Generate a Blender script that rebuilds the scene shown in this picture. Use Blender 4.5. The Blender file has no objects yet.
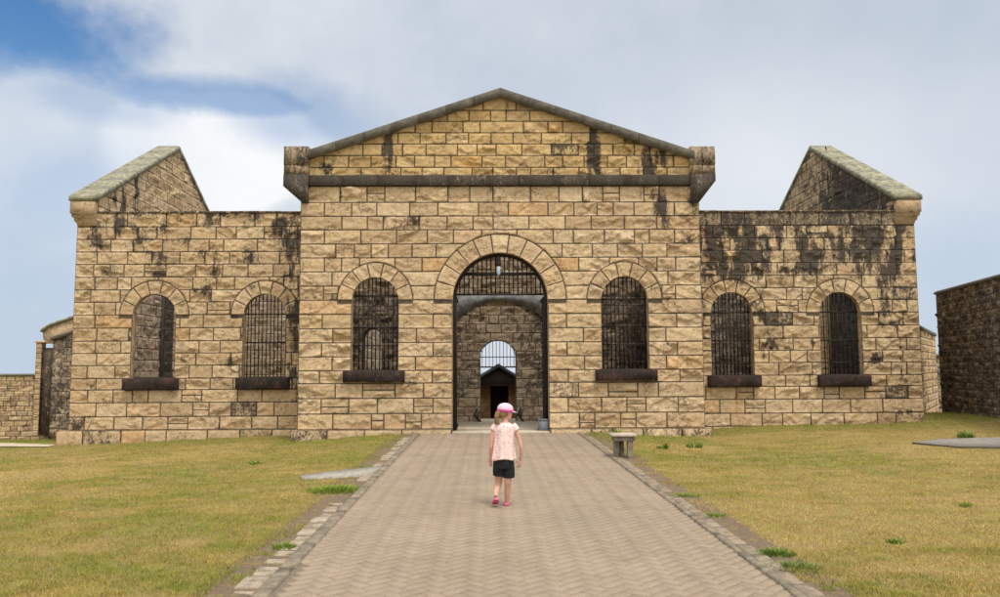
import bpy, bmesh, math, random
import numpy as np
from mathutils import Matrix, Vector
random.seed(7); rng = np.random.default_rng(7)
sc = bpy.context.scene
COL = sc.collection
PI = math.pi

# ------------------------------------------------------------------ camera
CAMZ = 1.55; FPX = 780.0
YAW = math.radians(0.88); PITCH = math.atan(69.5 / 780); ROLL = -0.0049
RM = Matrix.Rotation(-YAW, 3, 'Z') @ Matrix.Rotation(PI / 2 + PITCH, 3, 'X') @ Matrix.Rotation(ROLL, 3, 'Z')
cam = bpy.data.cameras.new('camera'); cam.sensor_width = 36; cam.lens = FPX * 36 / 1000; cam.clip_end = 3000
co = bpy.data.objects.new('camera', cam); COL.objects.link(co)
co.matrix_world = Matrix.Translation((0, 0, CAMZ)) @ RM.to_4x4()
sc.camera = co

def ray(px, py): return RM @ Vector(((px - 500) / FPX, -(py - 298.5) / FPX, -1))
def P(px, py, Y):                      # measured point on the wall plane at depth Y
    d = ray(px, py); t = Y / d.y; return d.x * t, CAMZ + d.z * t
def PX(px, py, X):                     # measured point on a side wall at X
    d = ray(px, py); t = X / d.x; return d.y * t, CAMZ + d.z * t
def G(px, py, z=0.0):
    d = ray(px, py); t = (z - CAMZ) / d.z; return d.x * t, d.y * t

# ------------------------------------------------------------------ noise
def hsh(ix, iy, s):
    v = np.sin(ix * 127.1 + iy * 311.7 + s * 74.7) * 43758.5453
    return v - np.floor(v)
def vn(x, y, s=0):
    ix = np.floor(x); iy = np.floor(y); fx = x - ix; fy = y - iy
    fx = fx * fx * (3 - 2 * fx); fy = fy * fy * (3 - 2 * fy)
    a = hsh(ix, iy, s); b = hsh(ix + 1, iy, s); c = hsh(ix, iy + 1, s); d = hsh(ix + 1, iy + 1, s)
    return (a * (1 - fx) + b * fx) * (1 - fy) + (c * (1 - fx) + d * fx) * fy
def fbm(x, y, s=0, o=4):
    t = 0; a = .5
    for k in range(o):
        t = t + a * vn(x * 2 ** k, y * 2 ** k, s + k * 3.3); a *= .5
    return t
def sst(a, b, x):
    t = np.clip((x - a) / (b - a), 0, 1); return t * t * (3 - 2 * t)

# ------------------------------------------------------------------ objects
def tag(o, label=None, cat=None, group=None, kind=None):
    if label: o['label'] = label
    if cat: o['category'] = cat
    if group: o['group'] = group
    if kind: o['kind'] = kind
    return o
def empty(name, loc=(0, 0, 0)):
    o = bpy.data.objects.new(name, None); COL.objects.link(o); o.location = loc; o.empty_display_size = .2; return o
def link(name, me, mat, parent=None):
    if mat: me.materials.append(mat)
    o = bpy.data.objects.new(name, me); COL.objects.link(o)
    if parent is not None:
        o.parent = parent; o.location = -Vector(wl(parent))
    return o
def wl(o):
    v = Vector(o.location); p = o.parent
    while p: v += Vector(p.location); p = p.parent
    return v
class MB:
    """collects numpy pieces in world coordinates, builds one mesh"""
    def __init__(s): s.v = []; s.f = []; s.n = 0; s.at = {'rnd': [], 'joint': [], 'stain': []}
    def add(s, v, f, rnd=0.5, joint=0.0, stain=0.0):
        v = np.asarray(v, float).reshape(-1, 3); n = len(v)
        if len(f) == 0: return
        s.v.append(v); s.f.append([tuple(int(i) + s.n for i in q) for q in f] if not isinstance(f, np.ndarray) else (f + s.n).tolist())
        s.n += n
        for k, a in (('rnd', rnd), ('joint', joint), ('stain', stain)):
            s.at[k].append(np.broadcast_to(np.asarray(a, float), (n,)).copy())
    def box(s, a, b, **k):
        (x0, y0, z0), (x1, y1, z1) = a, b
        s.add([(x0, y0, z0), (x1, y0, z0), (x1, y1, z0), (x0, y1, z0), (x0, y0, z1), (x1, y0, z1), (x1, y1, z1), (x0, y1, z1)],
              [(0, 3, 2, 1), (4, 5, 6, 7), (0, 1, 5, 4), (1, 2, 6, 5), (2, 3, 7, 6), (3, 0, 4, 7)], **k)
    def tube(s, pts, r, n=8, cap=True, sq=1.0, **k):
        pts = [Vector(p) for p in pts]; rs = r if hasattr(r, '__len__') else [r] * len(pts)
        V = []; F = []
        for i, p in enumerate(pts):
            d = (pts[min(i + 1, len(pts) - 1)] - pts[max(i - 1, 0)]).normalized()
            u = d.orthogonal().normalized() if i == 0 else (u - d * u.dot(d)).normalized()
            w = d.cross(u)
            for j in range(n):
                a = 2 * PI * j / n
                V.append(p + (u * math.cos(a) + w * math.sin(a) * sq) * rs[i])
        for i in range(len(pts) - 1):
            for j in range(n):
                F.append((i * n + j, i * n + (j + 1) % n, (i + 1) * n + (j + 1) % n, (i + 1) * n + j))
        if cap: F.append(tuple(range(n - 1, -1, -1))); F.append(tuple(range((len(pts) - 1) * n, len(pts) * n)))
        s.add([tuple(v) for v in V], F, **k)
    def loft(s, rings, cap=True, **k):           # rings: equal length lists of points
        n = len(rings[0]); V = [p for r in rings for p in r]; F = []
        for i in range(len(rings) - 1):
            for j in range(n):
                F.append((i * n + j, i * n + (j + 1) % n, (i + 1) * n + (j + 1) % n, (i + 1) * n + j))
        if cap: F.append(tuple(range(n - 1, -1, -1))); F.append(tuple(range((len(rings) - 1) * n, len(rings) * n)))
        s.add(V, F, **k)
    def ball(s, c, r, n=12, **k):
        if not hasattr(r, '__len__'): r = (r, r, r)
        rings = []
        for i in range(1, n):
            t = -PI / 2 + PI * i / n
            rings.append([(c[0] + r[0] * math.cos(t) * math.cos(2 * PI * j / (2 * n)), c[1] + r[1] * math.cos(t) * math.sin(2 * PI * j / (2 * n)), c[2] + r[2] * math.sin(t)) for j in range(2 * n)])
        s.loft(rings, **k)
    def build(s, name, mat, parent=None, smooth=False):
        V = np.concatenate(s.v); me = bpy.data.meshes.new(name)
        F = [q for f in s.f for q in f]
        ln = np.array([len(q) for q in F], np.int32)
        idx = np.fromiter((i for q in F for i in q), np.int32, int(ln.sum()))
        me.vertices.add(len(V)); me.vertices.foreach_set('co', V.astype(np.float32).ravel())
        me.loops.add(len(idx)); me.loops.foreach_set('vertex_index', idx)
        me.polygons.add(len(F)); st = np.concatenate([[0], np.cumsum(ln)[:-1]]).astype(np.int32)
        me.polygons.foreach_set('loop_start', st); me.polygons.foreach_set('loop_total', ln)
        me.update(calc_edges=True); me.validate()
        if len(me.vertices) == len(V):
            for k, a in s.at.items():
                at = me.attributes.new(k, 'FLOAT', 'POINT'); at.data.foreach_set('value', np.concatenate(a).astype(np.float32))
        if smooth: me.polygons.foreach_set('use_smooth', np.ones(len(me.polygons), bool))
        return link(name, me, mat, parent)

# ------------------------------------------------------------------ materials
class NT:
    def __init__(s, name):
        s.m = bpy.data.materials.new(name); s.m.use_nodes = True; s.t = s.m.node_tree
        s.b = s.t.nodes['Principled BSDF']; s.b.inputs['Specular IOR Level'].default_value = .25
    def n(s, ty, **k):
        x = s.t.nodes.new(ty)
        for a, b in k.items(): setattr(x, a, b)
        return x
    def l(s, a, b): s.t.links.new(a, b)
    def pos(s): return s.n('ShaderNodeNewGeometry').outputs['Position']
    def obj(s): return s.n('ShaderNodeTexCoord').outputs['Object']
    def attr(s, a): return s.n('ShaderNodeAttribute', attribute_name=a).outputs['Fac']
    def noise(s, vec, sc_, det=4, rough=.6, scale3=None):
        if scale3:
            mp = s.n('ShaderNodeMapping'); mp.inputs['Scale'].default_value = scale3; s.l(vec, mp.inputs['Vector']); vec = mp.outputs[0]
        x = s.n('ShaderNodeTexNoise'); x.inputs['Scale'].default_value = sc_; x.inputs['Detail'].default_value = det
        x.inputs['Roughness'].default_value = rough; s.l(vec, x.inputs['Vector']); return x.outputs['Fac']
    def math(s, op, a, b=None, clamp=False):
        x = s.n('ShaderNodeMath', operation=op, use_clamp=clamp)
        for i, v in enumerate((a, b)):
            if v is None: continue
            if isinstance(v, (int, float)): x.inputs[i].default_value = v
            else: s.l(v, x.inputs[i])
        return x.outputs[0]
    def rng(s, v, a, b, c=0., d=1.):
        x = s.n('ShaderNodeMapRange'); x.interpolation_type = 'SMOOTHSTEP'
        for i, q in ((1, a), (2, b), (3, c), (4, d)): x.inputs[i].default_value = q
        s.l(v, x.inputs[0]); return x.outputs[0]
    def ramp(s, v, stops, interp='LINEAR'):
        x = s.n('ShaderNodeValToRGB'); r = x.color_ramp; r.interpolation = interp
        while len(r.elements) < len(stops): r.elements.new(.5)
        for e, (p, c) in zip(r.elements, stops): e.position = p; e.color = (*c, 1)
        s.l(v, x.inputs[0]); return x.outputs[0]
    def mix(s, f, a, b, mode='MIX'):
        x = s.n('ShaderNodeMix', data_type='RGBA', blend_type=mode)
        for i, v in ((0, f), (6, a), (7, b)):
            if isinstance(v, (int, float)): x.inputs[i].default_value = v
            elif isinstance(v, tuple): x.inputs[i].default_value = (*v, 1)
            else: s.l(v, x.inputs[i])
        return x.outputs[2]
    def bump(s, h, st=.3, d=.01, prev=None):
        x = s.n('ShaderNodeBump'); x.inputs['Strength'].default_value = st; x.inputs['Distance'].default_value = d
        s.l(h, x.inputs['Height'])
        if prev: s.l(prev, x.inputs['Normal'])
        s.l(x.outputs[0], s.b.inputs['Normal']); return x.outputs[0]
    def out(s, c=None, rough=.9):
        if c is not None:
            if isinstance(c, tuple): s.b.inputs['Base Color'].default_value = (*c, 1)
            else: s.l(c, s.b.inputs['Base Color'])
        s.b.inputs['Roughness'].default_value = rough; return s.m

def stone_mat(name, pal, base_stain=0.0, dark=(.022, .019, .017), joint=(.035, .027, .02), speck=1.0, streak=.5, rust=None):
    m = NT(name); p = m.pos()
    n1 = m.noise(p, 1.3, 4); n2 = m.noise(p, 9, 5, .65); n3 = m.noise(p, 55, 4, .7)
    c = m.ramp(m.attr('rnd'), [(i / (len(pal) - 1), q) for i, q in enumerate(pal)])
    c = m.mix(m.rng(n2, .3, .75, 0, .55), c, (.50, .31, .14), 'MIX')
    c = m.mix(m.rng(n2, .62, .3, 0, .42), c, (.80, .64, .42), 'MIX')
    # each block weathers to its own tone
    wn_ = m.n('ShaderNodeTexWhiteNoise', noise_dimensions='1D'); m.l(m.attr('rnd'), wn_.inputs['W'])
    c = m.mix(1.0, c, m.ramp(wn_.outputs['Value'], [(0, (.80, .76, .73)), (.35, (.94, .92, .90)), (.7, (1.02, 1.01, 1.0)), (.95, (1.09, 1.08, 1.07)), (1, (1.02, .87, .70))]), 'MULTIPLY')
    c = m.mix(1.0, c, m.ramp(n3, [(0.25, (.72, .7, .66)), (.75, (1.2, 1.2, 1.2))]), 'MULTIPLY')
    c = m.mix(m.rng(n1, .35, .7, 0, .3), c, (.36, .25, .15), 'MIX')
    # dirt specks and grime that collects on the stone
    sp = m.rng(m.noise(p, 22, 6, .75), .63, .72, 0, .75 * speck)
    sp = m.math('MULTIPLY', sp, m.rng(m.noise(p, 2.1, 3), .45, .65))
    c = m.mix(sp, c, (.07, .05, .035))
    st = m.math('ADD', m.math('ADD', m.attr('stain'), base_stain), m.math('MULTIPLY', m.math('SUBTRACT', m.attr('rnd'), .5), .22))
    ns = m.math('ADD', m.math('MULTIPLY', m.noise(p, 4.5, 9, .8, (1, 1, streak)), .5), m.math('MULTIPLY', m.noise(p, 21, 6, .8, (1, 1, .5)), .5))
    sf = m.rng(m.math('ADD', ns, m.math('MULTIPLY', st, .27)), .60, .72, 0, .92)
    dk = m.ramp(n3, [(0.3, dark), (.75, tuple(min(1, q * 3.6) for q in dark))])
    c = m.mix(sf, c, dk)
    c = m.mix(m.math('MULTIPLY', m.attr('joint'), .86), c, joint)

    if rust:
        sp_ = m.n('ShaderNodeSeparateXYZ'); m.l(p, sp_.inputs[0])
        fx = m.rng(m.math('ABSOLUTE', m.math('SUBTRACT', sp_.outputs[0], rust[0])), .16, .02); fz = m.math('MULTIPLY', m.rng(sp_.outputs[2], rust[1] + .05, rust[1] - .1), m.rng(sp_.outputs[2], rust[1] - 1.3, rust[1] - .5))
        c = m.mix(m.math('MULTIPLY', m.math('MULTIPLY', fx, fz), m.rng(m.noise(p, 14, 5, .7, (1, 1, .1)), .35, .6, 0, .75)), c, (.42, .17, .04))
    h = m.math('ADD', m.math('MULTIPLY', n2, .7), m.math('MULTIPLY', n3, .35))
    ck = m.math('ABSOLUTE', m.math('SUBTRACT', m.noise(p, 4.5, 3, .6, (1, 1, 1.5)), .5))
    ckm = m.math('MULTIPLY', m.rng(ck, .016, .003), m.rng(m.noise(p, 2.7, 2), .46, .6))
    c = m.mix(m.math('MULTIPLY', ckm, .7), c, (.12, .08, .05))
    h = m.math('SUBTRACT', h, m.math('MULTIPLY', ckm, .35))
    m.bump(h, 1., .055)
    return m.out(c, .95)

SAND = [(.61, .44, .25), (.72, .56, .35), (.65, .48, .28), (.75, .60, .40), (.67, .50, .29), (.73, .57, .36), (.62, .45, .26), (.72, .57, .38), (.66, .46, .27), (.74, .59, .39)]
GOLD = [(.62, .42, .16), (.70, .50, .21), (.63, .43, .16), (.72, .53, .26), (.6, .40, .14)]
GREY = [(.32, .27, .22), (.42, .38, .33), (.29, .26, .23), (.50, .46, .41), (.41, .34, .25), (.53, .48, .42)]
PALE = [(.5, .42, .36), (.6, .5, .42), (.42, .36, .33), (.64, .55, .47)]
M_sand = stone_mat('sandstone', SAND)
M_gold = stone_mat('golden_sandstone', GOLD)
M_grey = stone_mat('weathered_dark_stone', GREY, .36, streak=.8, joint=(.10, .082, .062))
M_grey2 = stone_mat('blackened_stone', GREY, .62, streak=.8)
M_pale = stone_mat('limewashed_stone', PALE, .2, dark=(.05, .045, .045))
M_string = stone_mat('soot_stained_stone', [(.5, .4, .3), (.36, .28, .2), (.44, .34, .24)], .98, streak=.3)
M_kneel = stone_mat('grey_stained_stone', [(.36, .32, .25), (.29, .25, .19), (.40, .35, .27)], .55, streak=.3)
M_corbel = stone_mat('dressed_pink_sandstone', [(.58, .44, .3), (.55, .4, .25)], -.1, speck=.4)
def lichen():
    m = NT('lichened_coping_stone'); p = m.pos()
    n = m.noise(p, 7, 6, .7); n2 = m.noise(p, 26, 5, .7); n1 = m.noise(p, 1.6, 3)
    c = m.ramp(n, [(.3, (.1, .095, .08)), (.45, (.2, .19, .14)), (.6, (.36, .33, .24)), (.75, (.42, .37, .3))])
    c = m.mix(m.rng(n2, .52, .66, 0, .7), c, (.36, .36, .13))
    c = m.mix(m.rng(n2, .42, .3, 0, .8), c, (.05, .045, .04))
    c = m.mix(m.math('MULTIPLY', m.attr('joint'), .8), c, (.05, .04, .035))
    m.bump(n2, .6, .02); return m.out(c, .95)
M_lichen = lichen()
def coping():
    m = NT('grey_coping_stone'); p = m.pos()
    n = m.noise(p, 5, 6, .7); n2 = m.noise(p, 30, 5, .7)
    c = m.ramp(n, [(.3, (.075, .07, .056)), (.5, (.135, .122, .096)), (.7, (.21, .185, .14))])
    c = m.mix(m.rng(n2, .6, .7, 0, .6), c, (.38, .34, .22))
    c = m.mix(m.rng(n2, .4, .3, 0, .7), c, (.035, .032, .03))
    c = m.mix(m.math('MULTIPLY', m.attr('joint'), .8), c, (.03, .026, .02))
    m.bump(n2, .5, .015); return m.out(c, .95)
M_coping = coping()
def sillm():
    m = NT('rust_stained_sill'); p = m.pos()
    n = m.noise(p, 5, 6, .7); n2 = m.noise(p, 26, 5, .7, (1, 1, .35))
    c = m.ramp(n, [(.35, (.014, .012, .011)), (.55, (.032, .02, .015)), (.7, (.1, .045, .028)), (.85, (.26, .16, .1))])
    c = m.mix(m.rng(n2, .58, .72, 0, .5), c, (.3, .2, .14))
    m.bump(n2, .5, .02); return m.out(c, .85)
M_sill = sillm()
def ironm():
    m = NT('dark_iron'); p = m.pos(); n = m.noise(p, 20, 4)
    m.b.inputs['Metallic'].default_value = .3
    return m.out(m.ramp(n, [(.35, (.012, .012, .014)), (.7, (.05, .035, .028))]), .6)
M_iron = ironm()
def plainm(name, a, b, sc_=8, rough=.85, bump=.3):
    m = NT(name); p = m.obj(); n = m.noise(p, sc_, 5, .65); m.bump(n, bump, .01)
    return m.out(m.ramp(n, [(.3, a), (.7, b)]), rough)

# ------------------------------------------------------------------ rock-faced masonry
def lines(a, b, sp, e=(.0, .009, .026)):
    L = b - a
    if L < .09: return np.array([a, a + L * .12, a + L * .5, b - L * .12, b])
    n = max(1, int(round((L - 2 * e[2]) / sp)))
    mid = np.linspace(a + e[2], b - e[2], n + 1)
    return np.concatenate([[a, a + e[1]], mid, [b - e[1], b]])
def relief(U, V, u0, u1, v0, v1, d, seed, amp):
    r = np.random.default_rng(seed)
    L = u1 - u0; H = v1 - v0
    h = np.full(U.shape, 9.)
    amp = amp * r.uniform(.35, 1.2)
    for k in range(6):
        cu = r.uniform(u0, u1); cv = r.uniform(v0 + .2 * H, v1 - .1 * H)
        a = r.uniform(0, 2 * PI); g = r.uniform(.3, 1.5)
        h = np.minimum(h, .040 + r.uniform(-.008, .03) + ((U - cu) * math.cos(a) + (V - cv) * math.sin(a) * 1.3) * g * .6)
    h = np.clip(h, -.006, .085)
    for k in range(r.integers(1, 4)):                      # fractures: the face steps back below a ragged diagonal line
        cu = r.uniform(u0, u1); cv = v0 + H * r.uniform(.15, .8); sl = r.uniform(-.7, .7)
        ln_ = V - cv - sl * (U - cu) - (fbm(U * 9 + k * 7, U * 0 + seed % 53, 4, 3) - .45) * .16
        h = h - .042 * r.uniform(.5, 1.1) * sst(.014, -.012, ln_) * sst(.45, .1, np.abs(U - cu)) + .012 * sst(.05, 0, ln_) * (ln_ > 0)
    h = h + (fbm(U * 7 + seed % 97, V * 9 + seed % 31, 3, 4) - .47) * .085
    h = h + (fbm(U * 22 + seed % 57, V * 26, 5, 2) - .37) * .03
    e = sst(.004, .04, d)
    return (h * .8 + .012) * e * amp - .018 * (1 - sst(.004, .012, d))
def grid_faces(nu, nv, keep=None):
    i = np.arange(nu - 1)[:, None]; j = np.arange(nv - 1)[None, :]
    a = i * nv + j
    F = np.stack([a, a + nv, a + nv + 1, a + 1], -1)
    return F[keep] if keep is not None else F.reshape(-1, 4)
SEED = [11]
def stone(mb, fr, u0, u1, v0, v1, sp=.029, amp=1., circles=(), line=None, stainf=None, rnd=None):
    """one rock-faced stone; circles cut arch rings out of it, line(u) cuts its top off"""
    if u1 - u0 < .02 or v1 - v0 < .02: return
    SEED[0] += 1; seed = SEED[0]
    us = lines(u0, u1, sp); vs = lines(v0, v1, sp)
    U, V = np.meshgrid(us, vs, indexing='ij')
    d = np.minimum(np.minimum(U - u0, u1 - U), np.minimum(V - v0, v1 - V))
    keep = np.ones((len(us) - 1, len(vs) - 1), bool)
    for (cu, cv, r) in circles:
        R = np.hypot(U - cu, V - cv); ins = (R < r) & (V > cv + .002)
        if not (R < r + .05).any(): continue
        Uc = (U[:-1, :-1] + U[1:, 1:]) / 2; Vc = (V[:-1, :-1] + V[1:, 1:]) / 2
        keep &= ~((np.hypot(Uc - cu, Vc - cv) < r) & (Vc > cv + .002))
        k = np.where(ins, r / np.maximum(R, 1e-6), 1)
        U = cu + (U - cu) * k; V = cv + (V - cv) * k
        d = np.minimum(d, np.where(V > cv - .1, np.hypot(U - cu, V - cv) - r, 9))
    if line is not None:
        Uc = (U[:-1, :-1] + U[1:, 1:]) / 2; Vc = (V[:-1, :-1] + V[1:, 1:]) / 2
        keep &= Vc < line(Uc)
        V = np.minimum(V, line(U))
    if not keep.any(): return
    h = relief(U, V, u0, u1, v0, v1, d, seed, amp)
    jt = 1 - sst(.006, .02, d)
    st = stainf(U, V) if stainf else np.zeros(U.shape)
    if sp < .04: st = st + .75 * np.exp(-np.maximum(d, 0) / .03) * sst(.45, .72, fbm(U * 1.7 + 3, V * 1.7, 77, 4)) + .55 * (((seed * 0.754877) % 1) > .982)
    pts = fr(U, V, h).reshape(-1, 3)
    r_ = (seed * 0.6180339) % 1 if rnd is None else rnd
    mb.add(pts, grid_faces(len(us), len(vs), keep) if True else None, rnd=r_, joint=jt.ravel(), stain=st.ravel())
def ring(mb, fr, cu, cv, r0, r1, n, sp=.03, amp=.85, stainf=None, legs=0):
    for k in range(n):
        SEED[0] += 1; seed = SEED[0]; r = np.random.default_rng(seed)
        a0 = PI * k / n; a1 = PI * (k + 1) / n; rm = (r0 + r1) / 2
        A = lines(a0 * rm, a1 * rm, sp) / rm; R = lines(r0, r1, sp)
        A, R = np.meshgrid(A, R, indexing='ij')
        d = np.minimum(np.minimum((A - a0), (a1 - A)) * R, np.minimum(R - r0 + .03, r1 - R))
        U = cu + R * np.cos(A); V = cv + R * np.sin(A)
        h = relief(U, V, cu + math.cos((a0 + a1) / 2) * rm - .2, cu + math.cos((a0 + a1) / 2) * rm + .2, cv + math.sin((a0 + a1) / 2) * rm - .2, cv + math.sin((a0 + a1) / 2) * rm + .2, d, seed, amp)
        mb.add(fr(U, V, h).reshape(-1, 3), grid_faces(*U.shape)[:, ::-1], rnd=(seed * .618) % 1, joint=(1 - sst(.006, .022, d)).ravel(), stain=(stainf(U, V) if stainf else U * 0).ravel())
def reveal(mb, fr, cu, cv, r, vb, th, sp=.07, stain=0., h0=-.012, splay=0.):
    """soffit and jambs of an arched opening, from the face back through the wall"""
    path = [(cu + r, v) for v in np.linspace(vb, cv, 16)] + [(cu + r * math.cos(a), cv + r * math.sin(a)) for a in np.linspace(0, PI, 30)[1:-1]] + [(cu - r, v) for v in np.linspace(cv, vb, 16)]
    pu = np.array([p[0] for p in path]); pv = np.array([p[1] for p in path])
    hs = np.array([h0, -.08, -.16, -.22, -.225, -.42, -th]) if splay else np.linspace(h0, -th, 7)
    U, H = np.meshgrid(pu, hs, indexing='ij'); V, _ = np.meshgrid(pv, hs, indexing='ij')
    if splay:
        ex = splay * np.array([0, 0, 0, 0, .45, .75, 1])[None, :]
        U = cu + (U - cu) * (1 + ex / r); V = np.where(V > cv, cv + (V - cv) * (1 + ex / r), V)
    S = np.cumsum(np.concatenate([[0], np.hypot(np.diff(pu), np.diff(pv))]))
    jt = np.clip(1 - np.abs(((S % .34) - .17)) * 40, 0, 1) * 0
    mb.add(fr(U, V, H).reshape(-1, 3), grid_faces(*U.shape), rnd=.35, joint=np.repeat(jt, 7), stain=stain)
def rows_rand(v0, v1, ch, u0, u1, wmin=.36, wmax=.95, split=.14, seed=1, jitter=0):
    r = random.Random(seed); out = []; n = max(1, round((v1 - v0) / ch)); hh = (v1 - v0) / n; prev = []
    for i in range(n):
        u = u0; js = []
        while True:
            w = r.uniform(wmin, wmax)
            if u + w > u1 - wmin * .8: break
            if any(abs(u + w - q) < .07 for q in prev): w += .13
            u += w; js.append(u)
        prev = js; e = [u0] + js + [u1]
        sp = [k for k in range(len(e) - 1) if r.random() < split and e[k + 1] - e[k] < .6]
        out.append((v0 + i * hh, v0 + (i + 1) * hh, e, sp))
    return out
def cut(a, b, holes, v0, v1):
    """remove the openings' widths below their springing"""
    segs = [(a, b)]
    for (cu, cv, r, vb) in holes:
        if v0 >= cv - .03 or v1 <= vb + .03: continue
        ns = []
        for (x, y) in segs:
            if y <= cu - r or x >= cu + r: ns.append((x, y)); continue
            if x < cu - r: ns.append((x, cu - r))
            if y > cu + r: ns.append((cu + r, y))
        segs = ns
    return segs
def lay(mb, fr, rows, holes=(), circles=(), sp=.029, amp=1., line=None, stainf=None):
    for (v0, v1, e, spl) in rows:
        for k in range(len(e) - 1):
            for (a, b) in cut(e[k], e[k + 1], holes, v0, v1):
                if b - a < .05 and len(holes): a, b = (a, b)
                if k in spl and b - a == e[k + 1] - e[k]:
                    m_ = v0 + (v1 - v0) * (.45 + .1 * ((k * 7) % 3 - 1))
                    stone(mb, fr, a, b, v0, m_, sp, amp, circles, line, stainf); stone(mb, fr, a, b, m_, v1, sp, amp, circles, line, stainf)
                else: stone(mb, fr, a, b, v0, v1, sp, amp, circles, line, stainf)
def F_front(Y): return lambda U, V, H: np.stack([U, Y - H, V], -1)
def F_back(Y): return lambda U, V, H: np.stack([U, Y + H, V], -1)
def F_px(X): return lambda U, V, H: np.stack([X + H, U, V], -1)
def F_nx(X): return lambda U, V, H: np.stack([X - H, U, V], -1)
def F_line(p, q, z0=0):
    d = np.array([q[0] - p[0], q[1] - p[1]]); L = np.hypot(*d); d = d / L; nrm = np.array([d[1], -d[0]])
    return (lambda U, V, H: np.stack([p[0] + d[0] * U + nrm[0] * H, p[1] + d[1] * U + nrm[1] * H, V], -1)), L, nrm
def stains(lst, base=None):
    arr = lst
    def f(U, V):
        s = np.zeros(np.shape(U))
        for (x, z, rx, rz, a) in arr:
            q = ((U - x) / (rx * 1.35)) ** 2 + ((V - z) / (rz * 1.35)) ** 2
            s = np.maximum(s, a * 1.0 * np.exp(-q * 1.0) * (.4 + .85 * sst(.28, .66, fbm(U * 8, V * 2.2, 17, 4))))
        return s + (base(U, V) if base else 0)
    return f
def pxst(lst, Y):
    o = []
    for (px, py, rx, ry, a) in lst:
        x, z = P(px, py, Y); o.append((x, z, rx * Y / FPX, ry * Y / FPX, a))
    return o

# ================================================================== BUILDING
YC, YW = 19.0, 20.9
TH = .62
bld = tag(empty('stone_gatehouse', (0, YC, 0)), 'long roofless sandstone prison gatehouse with central pediment, arched gateway and two lower wings', 'building')
Zc = lambda l, r: (P(330, l, YC)[1] + P(670, r, YC)[1]) / 2
XL = P(298.5, 330, YC)[0]; XR = P(702.5, 320, YC)[0]
# measured courses of the central block: (y left, y right)
CY = [(429.8, 427.5), (414.4, 411.7), (398.4, 397), (383.5, 381.7), (371, 369.2), (357.2, 355), (343.2, 341), (329, 327), (314.3, 313.4), (300.2, 299), (286.2, 285.3), (272.1, 270.6), (257.5, 257.5), (244, 243.5), (229.6, 229.6), (216.1, 216), (202.6, 202), (186, 186)]
CZ = [Zc(a, b) for a, b in CY]
CJ = [  # joints from the bottom course up, and stones split in two
    ([332.7, 371.4, 383.7, 405.5, 421.3, 579.4, 594.7, 620.7, 636, 667], [371.4, 405.5, 579.4, 620.7]),
    ([321, 348.6, 377.4, 413.6, 433, 568.3, 601.5, 627, 646, 678.4], [321, 413.6, 627]),
    ([335.2, 362.6, 395, 423.5, 578.5, 608.3, 637.7, 658.5], [362.6, 608.3]),
    ([319.4, 344, 404, 432.3, 568.3, 596, 656, 680], []),
    ([332, 415.4, 584.6, 666.6], []), ([321.5, 433, 567, 677.5], []), ([332.7, 416.4, 583.4, 666], []), ([322.2, 433, 566.5, 676.8], []),
    ([], []),
    ([323.4, 338, 662, 675.6], [323.4, 662]),
    ([332, 668], []),
    ([324.4, 341.4, 359.6, 395, 422, 578.7, 609.6, 638.6, 657.1, 675.6], []),
    ([335.7, 354.2, 371.2, 388.2, 412.1, 436, 562, 592.4, 617.5, 642.4, 667], []),
    ([324.4, 360.7, 396.4, 427.3, 453.4, 481.5, 516.9, 553.3, 573.3, 604.4, 634.4, 649.4, 674.5], []),
    ([341.8, 367.3, 383.1, 419.3, 447, 473, 493.2, 529, 565.2, 591.2, 624.2, 656.7], []),
    ([324.4, 351.6, 376.8, 409.7, 437.8, 478.5, 508.3, 547.9, 574, 597, 613.3, 634, 674.3], []),
    ([340.1, 367.1, 384.8, 415.6, 448, 469.7, 493, 530.5, 558.8, 582.4, 602.8, 619.4, 643.8, 659], [367.1, 602.8, 643.8]),
]
def rowpx(i):
    a, b = CY[i + 1]; c, d = CY[i]; ym = (a + b + c + d) / 4
    js = [P(x, ym, YC)[0] for x in CJ[i][0]]; e = [XL] + js + [XR]
    sp = [CJ[i][0].index(x) + 1 for x in CJ[i][1]]
    return (CZ[i], CZ[i + 1], e, sp)
crow = [rowpx(i) for i in range(len(CJ))]
def arch(cpx, ypx, Y, wpx, opx):
    cx, zs = P(cpx, ypx, Y); k = Y / FPX
    return cx, zs, wpx * k, opx * k
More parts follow.
